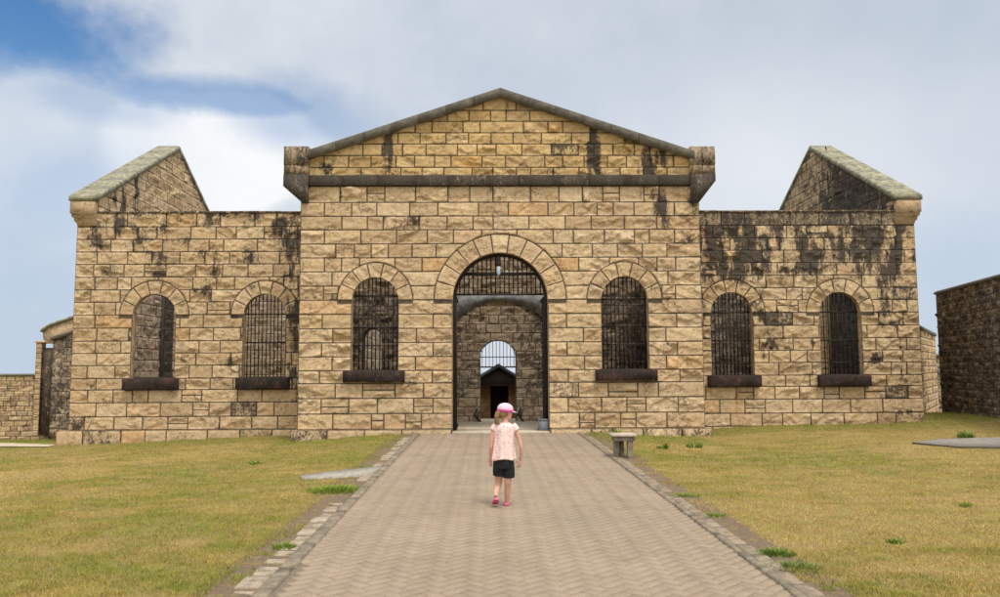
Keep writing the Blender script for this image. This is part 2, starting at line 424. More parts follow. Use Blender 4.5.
# gate + windows (centre x, springing z, inner radius, outer radius, bottom z)
gate = [P(500.3, 300, YC)[0], CZ[9], 47.9 * YC / FPX, 66.5 * YC / FPX, -.02]
cwins = [[P(375, 300, YC)[0], CZ[9], 23.2 * YC / FPX, 37.8 * YC / FPX, CZ[4]], [P(624.6, 300, YC)[0], CZ[9], 23.4 * YC / FPX, 38 * YC / FPX, CZ[4]]]
holes = [(a[0], a[1], a[2], a[4]) for a in [gate] + cwins]
circ = [(a[0], a[1], a[3]) for a in [gate] + cwins]
cst = stains(pxst([(340, 196, 3, 10, .5), (366, 194, 8, 7, .4), (448, 193, 10, 5, .4), (500, 192, 30, 4, .35), (585, 196, 4, 10, .5), (311, 212, 6, 14, .5), (690, 210, 7, 16, .6), (640, 196, 5, 12, .5), (313, 360, 5, 5, .4), (430, 290, 5, 4, .35), (572, 205, 10, 4, .4), (345, 398, 6, 5, .4), (655, 396, 7, 6, .5), (600, 410, 12, 4, .4), (661, 206, 5, 10, 1.2), (664, 222, 4, 8, .9), (686, 240, 6, 4, 1.2), (660, 268, 6, 8, .6), (652, 285, 4, 6, .5), (628, 330, 5, 4, .4), (315, 203, 10, 5, .5), (676, 400, 9, 5, .6), (640, 325, 12, 4, .5), (668, 343, 7, 5, .5),
        (560, 192, 6, 6, .35), (610, 190, 30, 5, .42), (650, 193, 18, 8, .5), (400, 190, 30, 3, .3), (372, 384, 32, 5, .35), (626, 383, 32, 5, .4), (570, 423, 8, 4, .45), (700, 250, 4, 50, .3), (299, 330, 3, 90, .35)], YC))
w = MB(); lay(w, F_front(YC), crow, holes, circ, stainf=cst)
# side returns and rear of the block front
for X, fr in ((XL, F_nx(XL)), (XR, F_px(XR))):
    lay(w, fr, rows_rand(-.4, CZ[-1], .34, YC, YW + .3, seed=4), sp=.1)
lay(w, F_back(YC + TH), rows_rand(0, CZ[-1], .34, XL, XR, seed=5), [(a[0], a[1], a[2] + (.27 if a is not gate else 0), a[4]) for a in [gate] + cwins], [(a[0], a[1], a[2] + (.27 if a is not gate else 0)) for a in [gate] + cwins], sp=.09, amp=.3)
w.build('front_wall', M_sand, bld, True)
# pediment
PY = [175.9, 167.4, 155.6, 144, 132.9, 121.4, 110.5, 97]
PJ = [[331, 361, 401, 422, 444, 472, 493, 516.5, 530.7, 553.3, 579, 599.5, 620, 643.5, 667], [324, 348.5, 371, 396, 414.5, 434.5, 451, 482, 505.5, 544.8, 562.5, 584, 607.5, 626.5, 650.5, 673.5],
      [363, 382, 402.5, 426, 457.5, 477, 496, 521.8, 551.3, 578.5, 594, 613, 634.5, 650], [398, 420, 446, 468.5, 491, 513, 541.4, 571.5, 590, 625], [415, 432, 463, 480, 523.5, 547.9, 562.6, 590],
      [447.5, 469, 490.5, 506, 529.8], [483, 516]]
PZ = [(P(500, y, YC)[1]) for y in PY]
ax, az = P(500, 97.5, YC); bx, bz = P(313, 160, YC); cx_, cz_ = P(690, 157.5, YC)
slope = (az - (bz + cz_) / 2) / ((cx_ - bx) / 2)
PXC = P(500, 97, YC)[0]
rake = lambda u: az - slope * np.abs(u - PXC)
pl_, pr_ = P(308, 170, YC)[0], P(692, 170, YC)[0]
prow = []
for i in range(7):
    ym = (PY[i] + PY[i + 1]) / 2; z0, z1 = PZ[i], PZ[i + 1]
    js = [P(x, ym, YC)[0] for x in PJ[i]]
    hw = (az - z0) / slope
    e = [max(pl_, PXC - hw)] + [j for j in js if abs(j - PXC) < hw - .1] + [min(pr_, PXC + hw)]
    prow.append((z0, z1, e, []))
pst = stains(pxst([(386, 150, 4.5, 26, 1.6), (386, 128, 3, 8, 1.3), (323, 170, 8, 6, 1.3), (352, 150, 3, 8, .5), (447, 140, 4, 7, .6), (594, 148, 5, 30, 1.6), (649, 162, 8, 14, 1.3), (664, 158, 4, 10, 1.1), (620, 143, 8, 5, .45), (560, 140, 10, 6, .4), (628, 172, 40, 4, .5), (420, 172, 60, 3, .45), (506, 104, 6, 4, .7), (547, 172, 20, 3, .4)], YC))
w = MB(); lay(w, F_front(YC), prow, line=rake, stainf=pst)
# rear of pediment
bk = [(pl_, YC + TH, PZ[0]), (pr_, YC + TH, PZ[0]), (pr_, YC + TH, float(rake(pr_))), (PXC, YC + TH, az), (pl_, YC + TH, float(rake(pl_)))]
w.add(bk, [(4, 3, 2, 1, 0)], rnd=.4, stain=.3)
w.build('pediment', M_gold, bld, True)
# string course
def beam(mb, fr, u0, u1, v0, v1, h1, h0=-.3, seg=.8, **k):
    n = max(1, int((u1 - u0) / seg)); us = np.linspace(u0, u1, n + 1)
    for i in range(n):
        a, b = us[i] + .004, us[i + 1] - .004; r = random.uniform(0, 1); j = random.uniform(-.004, .004)
        g = .012
        prof = [(v0, h0), (v0, h1 - g + j), (v0 + g, h1 + j), (v1 - g, h1 + j), (v1, h1 - g + j), (v1, h0)]
        rings = []
        for u in (a, b): rings.append([tuple(fr(np.array(u), np.array(p[0]), np.array(p[1]))) for p in prof])
        mb.loft(rings, rnd=r, **k)
w = MB(); beam(w, F_front(YC), pl_ - .01, pr_ + .01, CZ[-1], PZ[0], .11, stain=0.)
w.box((pl_, YC + .25, CZ[-1] - .01), (pr_, YC + TH, PZ[0]))
w.build('string_course', M_string, bld)
# raking coping
w = MB(); tk = 8.6 * YC / FPX
for s in (-1, 1):
    L = 7; x_end = (P(309, 152, YC)[0] if s < 0 else P(693, 152, YC)[0])
    xs = np.linspace(PXC, x_end, L + 1)
    for i in range(L):
        a, b = xs[i], xs[i + 1] - s * -.006 * 0
        a += s * (.004 if i else 0); b -= s * .004
        za, zb = float(rake(a)) - .012, float(rake(b)) - .012; j = random.uniform(-.006, .006)
        y0, y1 = YC - .17 + j, YC + TH + .08
        ring_a = [(a, y0, za), (a, y0, za + tk - .02), (a, y0 + .02, za + tk), (a, y1, za + tk), (a, y1, za)]
        ring_b = [(b, y0, zb), (b, y0, zb + tk - .02), (b, y0 + .02, zb + tk), (b, y1, zb + tk), (b, y1, zb)]
        w.loft([ring_a, ring_b], rnd=random.random())
w.loft([[(x, y, z) for y, z in ((YC - .12, float(rake(x)) - .005), (YC - .12, float(rake(x)) + tk - .05), (YC + TH, float(rake(x)) + tk - .05), (YC + TH, float(rake(x)) - .005))] for x in (P(309, 152, YC)[0] + .02, PXC, P(693, 152, YC)[0] - .02)])
w.build('raking_coping', M_coping, bld)
# kneelers of the centre
def prism(mb, poly, y0, y1, **k):
    mb.loft([[(x, y0, z) for x, z in poly], [(x, y1, z) for x, z in poly]], **k)
for s, pp in ((-1, [(285.5, 148), (309, 147.5), (309, 202.8), (302.5, 203), (285.5, 187.5)]), (1, [(690, 148), (713, 147.5), (713, 182), (698, 203), (690, 203)])):
    w = MB(); q = [P(x, y, YC) for x, y in pp]
    zs_ = [q[0][1], (q[0][1] * .58 + q[-1][1 if s > 0 else 1] * .42) if 0 else P(300, 166.5, YC)[1], P(300, 175.5, YC)[1]]
    x0, x1 = min(a[0] for a in q), max(a[0] for a in q); zt = q[0][1]; zb = q[-1][1] if s > 0 else q[-2][1]; zc = (q[-1][1] if s < 0 else q[2][1])
    xm = x0 + (x1 - x0) * (.52 if s < 0 else .48)
    w.box((x0, YC - .14, zs_[1] + .004), (xm - .004, YC + TH + .05, zt), rnd=.1); w.box((xm + .004, YC - .15, zs_[1] + .004), (x1, YC + TH + .05, zt - .004), rnd=.8)
    w.box((x0 + .006, YC - .135, zs_[2] + .004), (x1 - .004, YC + TH + .04, zs_[1] - .004), rnd=.5)
    xin = q[3][0]
    poly = [(x0, zs_[2] - .004), (x0, zc), (xin, zb), (x1 - .006, zb), (x1 - .006, zs_[2] - .004)] if s < 0 else [(x1, zs_[2] - .004), (x1, zc), (xin, zb), (x0 + .006, zb), (x0 + .006, zs_[2] - .004)]
    prism(w, poly, YC - .145, YC + TH + .05, rnd=.3, stain=.3)
    w.build('kneeler', M_kneel, bld)

# ---- wings
WY = [(430.4, 424.9), (416.5, 412.9), (401.6, 399.7), (389.1, 386.7), (377.6, 375.7), (364.9, 362.7), (352.4, 350.7), (340.4, 338.5), (327.2, 326), (314.2, 313), (301.5, 300.3), (289, 288.3), (276.3, 275.8), (263.3, 263.3), (251.3, 250.6), (238.6, 238.6), (226.1, 226.1), (212, 212.2)]
WZ = [(P(185, a, YW)[1] + P(810, b, YW)[1]) / 2 for a, b in WY]
XO = P(72.5, 330, YW)[0]; XI = P(98, 215, YW)[0]; XO2 = P(919.5, 320, YW)[0]; XI2 = P(894, 215, YW)[0]
wk = YW / FPX
lw = [[P(154, 314, YW)[0], WZ[9], 21.3 * wk, 34.3 * wk, WZ[4]], [P(265, 314, YW)[0], WZ[9], 21 * wk, 34 * wk, WZ[4]]]
rw = [[P(731.6, 313, YW)[0], WZ[9], 21 * wk, 33.8 * wk, WZ[4]], [P(840.3, 313, YW)[0], WZ[9], 20.8 * wk, 34.2 * wk, WZ[4]]]
lst = stains(pxst([(289, 232, 12, 20, .85), (295, 270, 8, 65, .95), (299, 330, 5, 60, .9), (286, 240, 10, 10, .8), (120, 222, 10, 6, .6), (140, 245, 8, 6, .5), (280, 225, 14, 6, .8), (245, 225, 12, 5, .3), (175, 220, 10, 5, .5), (265, 216, 14, 3, .5), (183, 214, 90, 2.5, .55), (119, 232, 14, 7, .55), (95, 240, 5, 10, .4), (101, 245, 8, 4, .5), (158, 258, 10, 7, .6), (215, 262, 12, 12, .65), (206, 252, 8, 5, .5), (200, 290, 9, 10, .7), (202, 280, 7, 10, .5),
      (170, 228, 10, 4, .45), (235, 246, 16, 4, .4), (255, 258, 10, 6, .5), (78, 425, 14, 7, .6), (181, 359, 6, 5, .7), (227, 362, 7, 4, .7), (293, 370, 8, 8, .85), (292, 345, 8, 9, .5), (286, 407, 10, 6, .5), (97, 271, 10, 5, .5), (180, 240, 9, 4, .45), (255, 285, 8, 5, .5)], YW), lambda U, V: .30 * sst(WZ[10], WZ[16], V) * sst(.32, .62, fbm(U * 4, V * 1., 23, 4)) + .25 * sst(.5, .7, fbm(U * 2.2, V * 2.2, 29, 4)))
rst = stains(pxst([(728, 224, 14, 9, .9), (712, 245, 12, 22, .9), (722, 268, 22, 14, .85), (707, 275, 8, 10, .8), (752, 245, 9, 22, .7), (760, 265, 8, 14, .75), (795, 220, 20, 10, .85), (805, 240, 8, 16, .75), (812, 262, 8, 14, .8), (842, 248, 7, 16, .65), (875, 245, 22, 12, .95), (895, 250, 7, 38, .9), (872, 230, 30, 5, .8), (860, 268, 12, 8, .5), (885, 280, 10, 14, .7), (886, 305, 9, 12, .6), (898, 290, 12, 10, .65),
      (755, 300, 7, 8, .7), (757, 318, 14, 10, .8), (768, 330, 12, 7, .5), (770, 345, 17, 6, .95), (810, 343, 12, 4, .6), (767, 357, 6, 4, .6), (876, 358, 7, 5, .9), (813, 356, 4, 4, .6), (905, 380, 6, 3, .7), (907, 418, 16, 6, .75), (875, 418, 6, 4, .5), (703, 300, 4, 40, .5), (703, 400, 5, 20, .5), (787, 270, 10, 6, .5), (830, 235, 10, 5, .6), (740, 238, 30, 4, .7), (889, 325, 18, 5, .7), (725, 340, 5, 50, .2), (780, 300, 60, 5, .3)], YW), lambda U, V: .34 * sst(WZ[7], WZ[14], V) * (.3 + 1.1 * sst(.3, .62, fbm(U * 5, V * 1.5, 19, 4))))
for nm, u0, u1, wn, stf, sd in (('wing_wall', XO, XL + .1, lw, lst, 21), ('wing_wall', XR - .1, XO2, rw, rst, 33)):
    rows = []
    rr = random.Random(sd); prev = []
    for i in range(17):
        js = []; u = u0 + rr.uniform(.35, .7) if 1 else 0; js.append(u)
        lo, hi = (.4, .95) if i < 16 else (.6, 1.5)
        while True:
            u += rr.uniform(lo, hi) * (.85 if i > 10 else 1)
            if any(abs(u - q) < .08 for q in prev): u += .12
            if u > u1 - .3: break
            js.append(u)
        prev = js; e = [u0] + js + [u1]
        sp = [k for k in range(1, len(e) - 2) if rr.random() < (.3 if i < 4 else .1) and e[k + 1] - e[k] < .62]
        rows.append((WZ[i], WZ[i + 1], e, sp if i < 16 else []))
    # low base courses under the last measured joint, down below the ground
    hl = [(a[0], a[1], a[2], a[4]) for a in wn]; ci = [(a[0], a[1], a[3]) for a in wn]
    if sd == 33:
        w = MB(); lay(w, F_front(YW), [rows[16]], (), (), amp=.35, stainf=lambda U, V: U * 0 + .1); w.build('parapet_coping', M_kneel, bld); rows = rows[:16]
    w = MB(); lay(w, F_front(YW), rows, hl, ci, stainf=stf)
    lay(w, F_back(YW + TH), rows_rand(-.4, WZ[-1], .34, u0, u1, seed=sd + 1), [(a[0], a[1], a[2] + .27, a[4]) for a in wn], [(a[0], a[1], a[2] + .27) for a in wn], sp=.09, amp=.5, stainf=lambda U, V: U * 0 + .5)
    # top of the parapet
    us = np.linspace(u0, u1, 13)
    for i in range(12):
        w.box((us[i] + .004, YW - .03, WZ[-1] - .02), (us[i + 1] - .004, YW + TH, WZ[-1] + .035 + random.uniform(-.008, .008)), rnd=random.random(), stain=.75)
    w.build(nm, M_sand if sd == 21 else stone_mat('sandstone_with_rust', SAND, rust=(rw[0][0] + .12, rw[0][4] - .3)), bld)
# plinths (thin footing course standing proud)
def plinth(u0, u1, Y, ztop, zbot, proud, seed, st=0.2, gap=.0):
    w = MB(); r = random.Random(seed); u = u0
    while u < u1 - .1:
        L = min(r.uniform(.5, 1.1), u1 - u)
        if u1 - u - L < .3: L = u1 - u
        p = proud + r.uniform(-.03, .02)
        stone(w, F_front(Y - p), u, u + L, zbot, ztop, .05, .6, rnd=r.random(), stainf=lambda U, V: U * 0 + r.choice([0, .1, .5]))
        w.add([(u + .01, Y - p, ztop - .012), (u + L - .01, Y - p, ztop - .012), (u + L - .01, Y + .05, ztop - .004), (u + .01, Y + .05, ztop - .004)], [(0, 1, 2, 3)], rnd=.4)
        for q in (u, u + L): w.add([(q, Y - p, zbot), (q, Y + .05, zbot), (q, Y + .05, ztop - .008), (q, Y - p, ztop - .012)], [(0, 1, 2, 3)], rnd=.4)
        u += L
    w.build('plinth', M_sand, bld, True)
plinth(XL - .12, gate[0] - gate[2] - .02, YC, CZ[0], -.45, .14, 5)
plinth(gate[0] + gate[2] + .02, XR + .12, YC, CZ[0], -.45, .14, 6)
plinth(XO - .25, XL - .13, YW, WZ[0], -.7, .14, 7)
w = MB(); lay(w, F_front(YW), [(-.5, WZ[0], list(np.linspace(XR, XO2, 10)), [])], sp=.06); w.build('footing', M_sand, bld, True)

# ---- window surrounds, sills and grilles
def window(Y, wn, n, mat, bars=True, stf=None, wide=.17, rails=(.02, -.75, -1.35), nb=11, shift=0):
    cx, zs, r, ro, zb = wn; fr = F_front(Y)
    w = MB(); ring(w, fr, cx, zs, r, ro, n, stainf=stf); reveal(w, fr, cx, zs, r, zb, TH, stain=.45, splay=.27)
    o = w.build('window_arch', mat, bld, True)
    w = MB(); sh = 11 * Y / FPX
    a, b = cx - r - wide, cx + r + wide; m_ = (a + b) / 2 + .1
    g = .02
    for (p, q) in ((a, b),):
        prof = [(Y - .14, zb - sh), (Y - .16, zb - sh + g), (Y - .155, zb - g), (Y - .13, zb), (Y + TH - .02, zb + .03), (Y + TH - .02, zb - sh)]
        us = np.linspace(p, q, 9); rings = []
        for u in us:
            j = [random.uniform(-.02, .02) for _ in range(6)]
            rings.append([(u, y_ + (j[k] if k < 4 else 0), z_ + (j[(k + 3) % 6] * .6 if k < 4 else 0)) for k, (y_, z_) in enumerate(prof)])
        # the sill is narrower where it passes into the wall
        w.loft(rings)
    w.build('sill', M_sill, o)
    if bars:
        w = MB(); yb = Y + .2
        for k in range(nb):
            x = cx - r + (k + .5) * 2 * r / nb + random.uniform(-.006, .006); zt = zs + math.sqrt(max(0, r * r - (x - cx) ** 2))
            w.tube([(x, yb, zb), (x + random.uniform(-.014, .014), yb, zt)], .0155, 6)
        for dz in rails:
            w.box((cx - math.sqrt(r * r - (max(dz, 0)) ** 2), yb - .017, zs + dz - .015), (cx + r, yb + .017, zs + dz + .015))
        w.build('grille', M_iron, o)
    return o
for k in range(2): window(YC, cwins[k], 7, M_sand, stf=cst, rails=(.02 if k else .12, -.66, -1.1))
window(YW, lw[0], 7, M_sand, bars=False, stf=lst, wide=.14); window(YW, lw[1], 7, M_sand, stf=lst, wide=.14)
window(YW, rw[0], 7, M_sand, stf=rst, wide=.14); window(YW, rw[1], 7, M_sand, stf=rst, wide=.14, nb=9)
# ---- gateway
w = MB(); ring(w, F_front(YC), gate[0], gate[1], gate[2], gate[3], 11, stainf=cst); reveal(w, F_front(YC), gate[0], gate[1], gate[2], -.05, TH, stain=.1)
ga = w.build('gate_arch', M_sand, bld, True)
w = MB(); gx, gz_, gr = gate[0], gate[1], gate[2]; yb = YC + .28
zr1, zr2 = P(500, 274, yb)[1], P(500, 294.5, yb)[1]
for k in range(21):
    x = gx - gr + (k + .5) * 2 * gr / 21; zt = gz_ + math.sqrt(gr * gr - (x - gx) ** 2)
    w.tube([(x, yb, zr2 - .02), (x, yb, zt)], .016, 6)
w.box((gx - gr * .9, yb - .03, zr1 - .035), (gx + gr * .9, yb + .03, zr1 + .035)); w.box((gx - gr, yb - .03, zr2 - .02), (gx + gr, yb + .03, zr2 + .02))
arcp = [(gx + (gr - .03) * math.cos(a), yb, gz_ + (gr - .03) * math.sin(a)) for a in np.linspace(0, PI, 30)]
w.tube([(gx + gr - .03, yb, 0)] + arcp + [(gx - gr + .03, yb, 0)], .045, 6)
w.build('gate_grille', M_iron, ga)
for s in (-1, 1):
    w = MB(); X = gx + s * (gr - .07); y0, y1 = yb + .04, yb + 1.16
    for k in range(12):
        y = y0 + (y1 - y0) * k / 11; rr_ = .012 if k not in (0, 11) else .03
        w.tube([(X + (y - y0) * s * .04, y, .06), (X + (y - y0) * s * .04, y, zr2 - .05)], rr_, 6)
    for z in (.1, .9, 1.1, 2.2, zr2 - .08): w.box((X - .02 if s > 0 else X - .06, y0, z - .03), (X + .06 if s > 0 else X + .02, y1, z + .03))
    w.build('gate_leaf', M_iron, ga)
w = MB(); w.box((gx - gr - .0, YC - .1, -.06), (gx + gr, YC + TH, .035)); w.build('threshold', plainm('worn_threshold', (.38, .31, .22), (.52, .45, .34), 12), ga)

# ---- end gables of the wings (walls running back from the front)
Ya = (PX(182, 148, XI)[0] + PX(815, 149, XI2)[0]) / 2; Za = (PX(182, 150, XI)[1] + PX(815, 151, XI2)[1]) / 2
Yf = YW; Zf = P(97, 199, YW)[1]; Ye = 2 * Ya - Yf
gsl = (Za - Zf) / (Ya - Yf); gline = lambda U: Za - gsl * np.abs(U - Ya)
for s, xi, xo in ((-1, XI, XO + .03), (1, XI2, XO2 - .03)):
    w = MB(); w2 = MB(); rows = rows_rand(-.9, Za + .1, .34, YW + .02, Ye, seed=50 + s, split=.1); kk = [q for q in rows if q[1] > WZ[-1] - .35]; lo_ = [q for q in rows if q[1] <= WZ[-1] - .35]
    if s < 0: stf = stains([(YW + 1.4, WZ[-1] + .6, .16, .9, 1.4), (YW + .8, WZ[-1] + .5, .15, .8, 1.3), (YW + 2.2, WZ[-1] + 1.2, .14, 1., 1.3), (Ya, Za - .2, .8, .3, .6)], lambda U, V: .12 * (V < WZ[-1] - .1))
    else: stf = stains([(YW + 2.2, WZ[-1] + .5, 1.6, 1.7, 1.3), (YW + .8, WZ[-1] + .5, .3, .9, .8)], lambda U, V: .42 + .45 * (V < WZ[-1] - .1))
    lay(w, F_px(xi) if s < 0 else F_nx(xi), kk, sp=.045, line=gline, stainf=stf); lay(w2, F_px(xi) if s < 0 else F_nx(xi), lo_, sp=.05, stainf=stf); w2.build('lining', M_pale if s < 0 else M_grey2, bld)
    lay(w, F_nx(xo) if s < 0 else F_px(xo), rows, sp=.11, line=gline)
    w.add([(xi, Ye, -.9), (xo, Ye, -.9), (xo, Ye, Zf), (xi, Ye, Zf)], [(0, 1, 2, 3)], rnd=.4)
    w.build('gable_wall', M_sand, bld, False)
    w = MB(); yp0, yp1 = 25.15, 25.85
    fr_ = F_px(xi + .14) if s < 0 else F_nx(xi - .14)
    lay(w, fr_, rows_rand(-.9, 5.2, .34, yp0, yp1, .35, .5, 0, 57), sp=.06, stainf=lambda U, V: U * 0 + (.5 if s < 0 else -.3))
    a2, b2 = (xi - .02, xi + .12) if s < 0 else (xi - .12, xi + .02)
    w.box((a2, yp0 + .01, -.9), (b2, yp1 - .01, 5.2), rnd=.6, stain=1.0 if s < 0 else 0.)
    w.build('flue', M_grey2 if s < 0 else M_sand, bld)
    # coping: front slope and back slope
    w = MB(); a_, b_ = (xo - .2, xi + .06) if s < 0 else (xi - .06, xo + .2)
    for (p, q) in ((Yf - .16, Ya), (Ya, Ye + .16)):
        ys = np.linspace(p, q, 8)
        for i in range(7):
            y0, y1 = ys[i] + .004 * (i > 0), ys[i + 1] - .004 * (i < 6); t = .16
            z0, z1 = float(gline(y0)), float(gline(y1)); g = .03
            w.loft([[(a_, y, z), (b_, y, z), (b_, y, z + t - g), (b_ - g, y, z + t), (a_ + g, y, z + t), (a_, y, z + t - g)] for y, z in ((y0, z0), (y1, z1))])
    w.build('gable_coping', M_lichen, bld)
    w = MB(); zt = float(gline(Yf - .12)) - .0; z226 = P(97, 226, YW)[1]
    xa, xb = (xo - .16, xi - .02) if s < 0 else (xi + .02, xo + .16)
    prof = [(0, 1.0), (.52, 1.0), (.55, .82), (.66, .8), (.70, .55), (.82, .5), (.88, .25), (.97, .2), (1.0, 0.02)]
    rings = []
    for f_, k_ in prof:
        z = zt - (zt - z226) * f_; ov = .18 * k_; fo = .13 * k_ + .02
        x0, x1 = (xa + (.18 - ov), xb) if s < 0 else (xa, xb - (.18 - ov))
        rings.append([(x0, YW - fo, z), (x1, YW - fo, z), (x1, YW + .5, z), (x0, YW + .5, z)])
    w.loft(rings, rnd=.3); w.build('corbel', M_corbel, bld)
# ---- inside: wing rear walls, cross walls, inner gate wall
for u0, u1, sd in ((XI, XL + .6, 61), (XR - .6, XI2, 62)):
    w = MB(); r = rows_rand(-.9, 5.15, .32, u0, u1, seed=sd)
    dcx = (u0 + u1) / 2 + (.9 if sd == 61 else .9)
    hl = [(dcx, 2.9, .6, .9)] if sd == 0 else []
    lay(w, F_front(Ye - .6), r, hl, [], sp=.06, stainf=lambda U, V: U * 0 + (-.05 if sd == 61 else .35))
    w.box((u0, Ye - .02, -.9), (u1, Ye, .9)); w.box((u0, Ye - .6, 5.14), (u1, Ye, 5.2), stain=.5)
    lay(w, F_back(Ye), r, hl, [], sp=.12)
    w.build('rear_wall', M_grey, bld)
for s, X in ((-1, XL), (1, XR)):
    a, b = (X + .02, X + .6) if s < 0 else (X - .6, X - .02)
    w = MB(); r = rows_rand(-.5, 5.3, .34, YC + TH, Ye, seed=70 + s)
    lay(w, F_nx(a), r, sp=.08, stainf=lambda U, V: U * 0 + .1); lay(w, F_px(b), r, sp=.08)
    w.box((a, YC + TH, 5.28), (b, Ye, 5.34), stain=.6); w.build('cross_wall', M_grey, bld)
YI = 22.85
icx = P(498.3, 380, YI)[0]; ir = 17.7 * YI / FPX; izs = P(498, 358, YI)[1]
dleft = (P(372, 345, YI)[0], P(372, 338, YI)[1], .28, -.1)
w = MB(); r = rows_rand(-.1, 5.5, .27, XL + .6, XR - .6, wmin=.25, wmax=.6, seed=81)
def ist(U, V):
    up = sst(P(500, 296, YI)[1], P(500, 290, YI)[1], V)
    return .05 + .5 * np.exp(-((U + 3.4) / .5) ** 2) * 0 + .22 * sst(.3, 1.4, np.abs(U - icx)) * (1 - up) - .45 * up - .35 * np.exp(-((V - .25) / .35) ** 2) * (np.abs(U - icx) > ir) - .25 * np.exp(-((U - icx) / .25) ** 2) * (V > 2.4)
hl = [(icx, izs, ir, -.1), dleft]
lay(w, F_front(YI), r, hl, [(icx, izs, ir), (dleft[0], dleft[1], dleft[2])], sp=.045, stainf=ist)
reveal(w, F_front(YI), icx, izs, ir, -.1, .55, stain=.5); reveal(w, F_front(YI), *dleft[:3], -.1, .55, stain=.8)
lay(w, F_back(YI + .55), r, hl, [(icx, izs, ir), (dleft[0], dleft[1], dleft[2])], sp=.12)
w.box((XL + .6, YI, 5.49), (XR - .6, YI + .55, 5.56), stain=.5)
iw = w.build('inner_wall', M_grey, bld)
# grey cement relieving arch on the inner wall
w = MB(); c0 = P(500, 301, YI); cl = P(456, 321, YI); hw = c0[0] - cl[0] + 0.02; sag = c0[1] - cl[1]
R0 = (hw * hw + sag * sag) / (2 * sag); cz0 = c0[1] - R0; am = math.asin(hw / R0) * 1.12
A = np.linspace(-am, am, 41); rg = []; q_ = lambda a: max(.16, (R0 + .19) / math.cos(a) - R0)
for a in A: rg.append([(c0[0] + R * math.sin(a), y, cz0 + R * math.cos(a)) for R, y in ((R0, YI + .02), (R0, YI - .035), (R0 + q_(a), YI - .035), (R0 + q_(a), YI + .02))])
w.loft(rg); w.build('relieving_arch', plainm('grey_cement', (.09, .095, .10), (.30, .31, .31), 7, .9, .8), iw)
w = MB(); zrl = P(498, 367, YI)[1]
for k in range(10):
    x = icx - ir + (k + .5) * 2 * ir / 10; w.tube([(x, YI + .25, zrl), (x, YI + .25, izs + math.sqrt(ir * ir - (x - icx) ** 2))], .009, 5)
w.box((icx - ir, YI + .22, zrl - .02), (icx + ir, YI + .28, zrl + .02)); w.box((icx - ir, YI + .235, izs + .02), (icx + ir, YI + .265, izs + .045))
w.build('fanlight_grille', M_iron, iw)
# low iron brackets at the foot of the inner wall
for px in (477, 520.5):
    x, z = P(px, 417, YI - .15); w = MB(); w.tube([(x, YI - .02, .35), (x - .07, YI - .18, .22), (x + .05, YI - .2, .05), (x + .1, YI - .1, .02)], .03, 6); w.tube([(x + .06, YI - .02, .3), (x, YI - .2, .1)], .02, 6)
    w.build('gate_stop', M_iron, iw)

# ---- lamp hanging in the gateway
lm = tag(empty('hanging_lamp', (P(498.5, 265, YC + .2)[0], YC + .14, P(498, 262, YC + .2)[1])), 'small black lamp with frosted glass hanging in the top of the gateway grille', 'lamp')
x, y, z = lm.location
w = MB(); w.tube([(x, y, z + .34), (x, y, z + .1)], .012, 8); w.tube([(x, y, z + .16), (x, y, z + .12), (x, y, z - .1), (x, y, z - .12)], [.02, .055, .06, .05], 12); w.build('housing', M_iron, lm, True)
gm = NT('frosted_glass'); gm.b.inputs['Emission Color'].default_value = (.85, .93, 1, 1); gm.b.inputs['Emission Strength'].default_value = .0
w = MB(); w.tube([(x, y, z - .12), (x, y, z - .14), (x, y, z - .3), (x, y, z - .34)], [.045, .05, .045, .02], 12); w.build('glass', gm.out((.45, .55, .66), .2), lm, True)

# ------------------------------------------------------------------ terrain
pLn, pLf = G(268, 597), G(420, 433); pRn, pRf = G(795, 597), G(578, 433)
def ext(a, b, y): t = (y - a[1]) / (b[1] - a[1]); return a[0] + t * (b[0] - a[0])
xpl = lambda y: ext(pLn, pLf, y); xpr = lambda y: ext(pRn, pRf, y)
def gz(x, y):
    x = np.asarray(x, float); y = np.asarray(y, float)
    s = sst(6, 18, y)
    l = -.17 * sst(-2.4, -4.9, x) - .19 * sst(-5, -10.5, x)
    r = -.075 * sst(2.4, 4.5, x) * (1 - sst(5.5, 8, x)) + .02 * sst(6, 9, x) + .16 * sst(10, 13.5, x) * (1 - sst(22, 27, y))
    z = l * s + r * s
    z = z - 1.05 * sst(20.5, 34, y) * sst(-8, -12, x)
    z = z - .9 * sst(24, 33, y) * (1 - sst(-8, -12, x))
    z = z - 14 * sst(42, 90, y)
    off = (x > xpl(y) - .6) & (x < xpr(y) + .6)
    return z + np.where(off | (y < 1), 0, (fbm(x * .6 + 50, y * .6 + 50, 9, 3) - .45) * .05 - .006)
def groundmat():
    m = NT('dry_lawn_soil'); p = m.pos()
    n1 = m.noise(p, .5, 4); n2 = m.noise(p, 3.5, 5, .7); n3 = m.noise(p, 45, 5, .75)
    c = m.ramp(n3, [(.25, (.08, .056, .022)), (.5, (.22, .16, .052)), (.75, (.38, .275, .10))])
    c = m.mix(m.rng(n2, .42, .62, 0, .6), c, (.26, .24, .05))
    c = m.mix(m.rng(n1, .5, .64, 0, .5), c, (.3, .21, .1))
    c = m.mix(m.math('MULTIPLY', m.attr('stain'), m.rng(m.noise(p, 9, 4), .3, .5)), c, m.ramp(n3, [(.3, (.09, .06, .04)), (.7, (.26, .19, .125))]))
    m.bump(n3, .8, .02); return m.out(c, 1)
w = MB()
xs = np.concatenate([[-900, -400, -200, -100, -60, -40, -30], np.arange(-24, -3.9, .3), np.arange(-3.7, 3.8, .1), np.arange(3.9, 24.1, .3), [30, 40, 60, 100, 200, 400, 900]])
ys = np.concatenate([[-60, -20, -5], np.arange(0, 40.1, .3), [45, 60, 90, 150, 300, 600, 1500]])
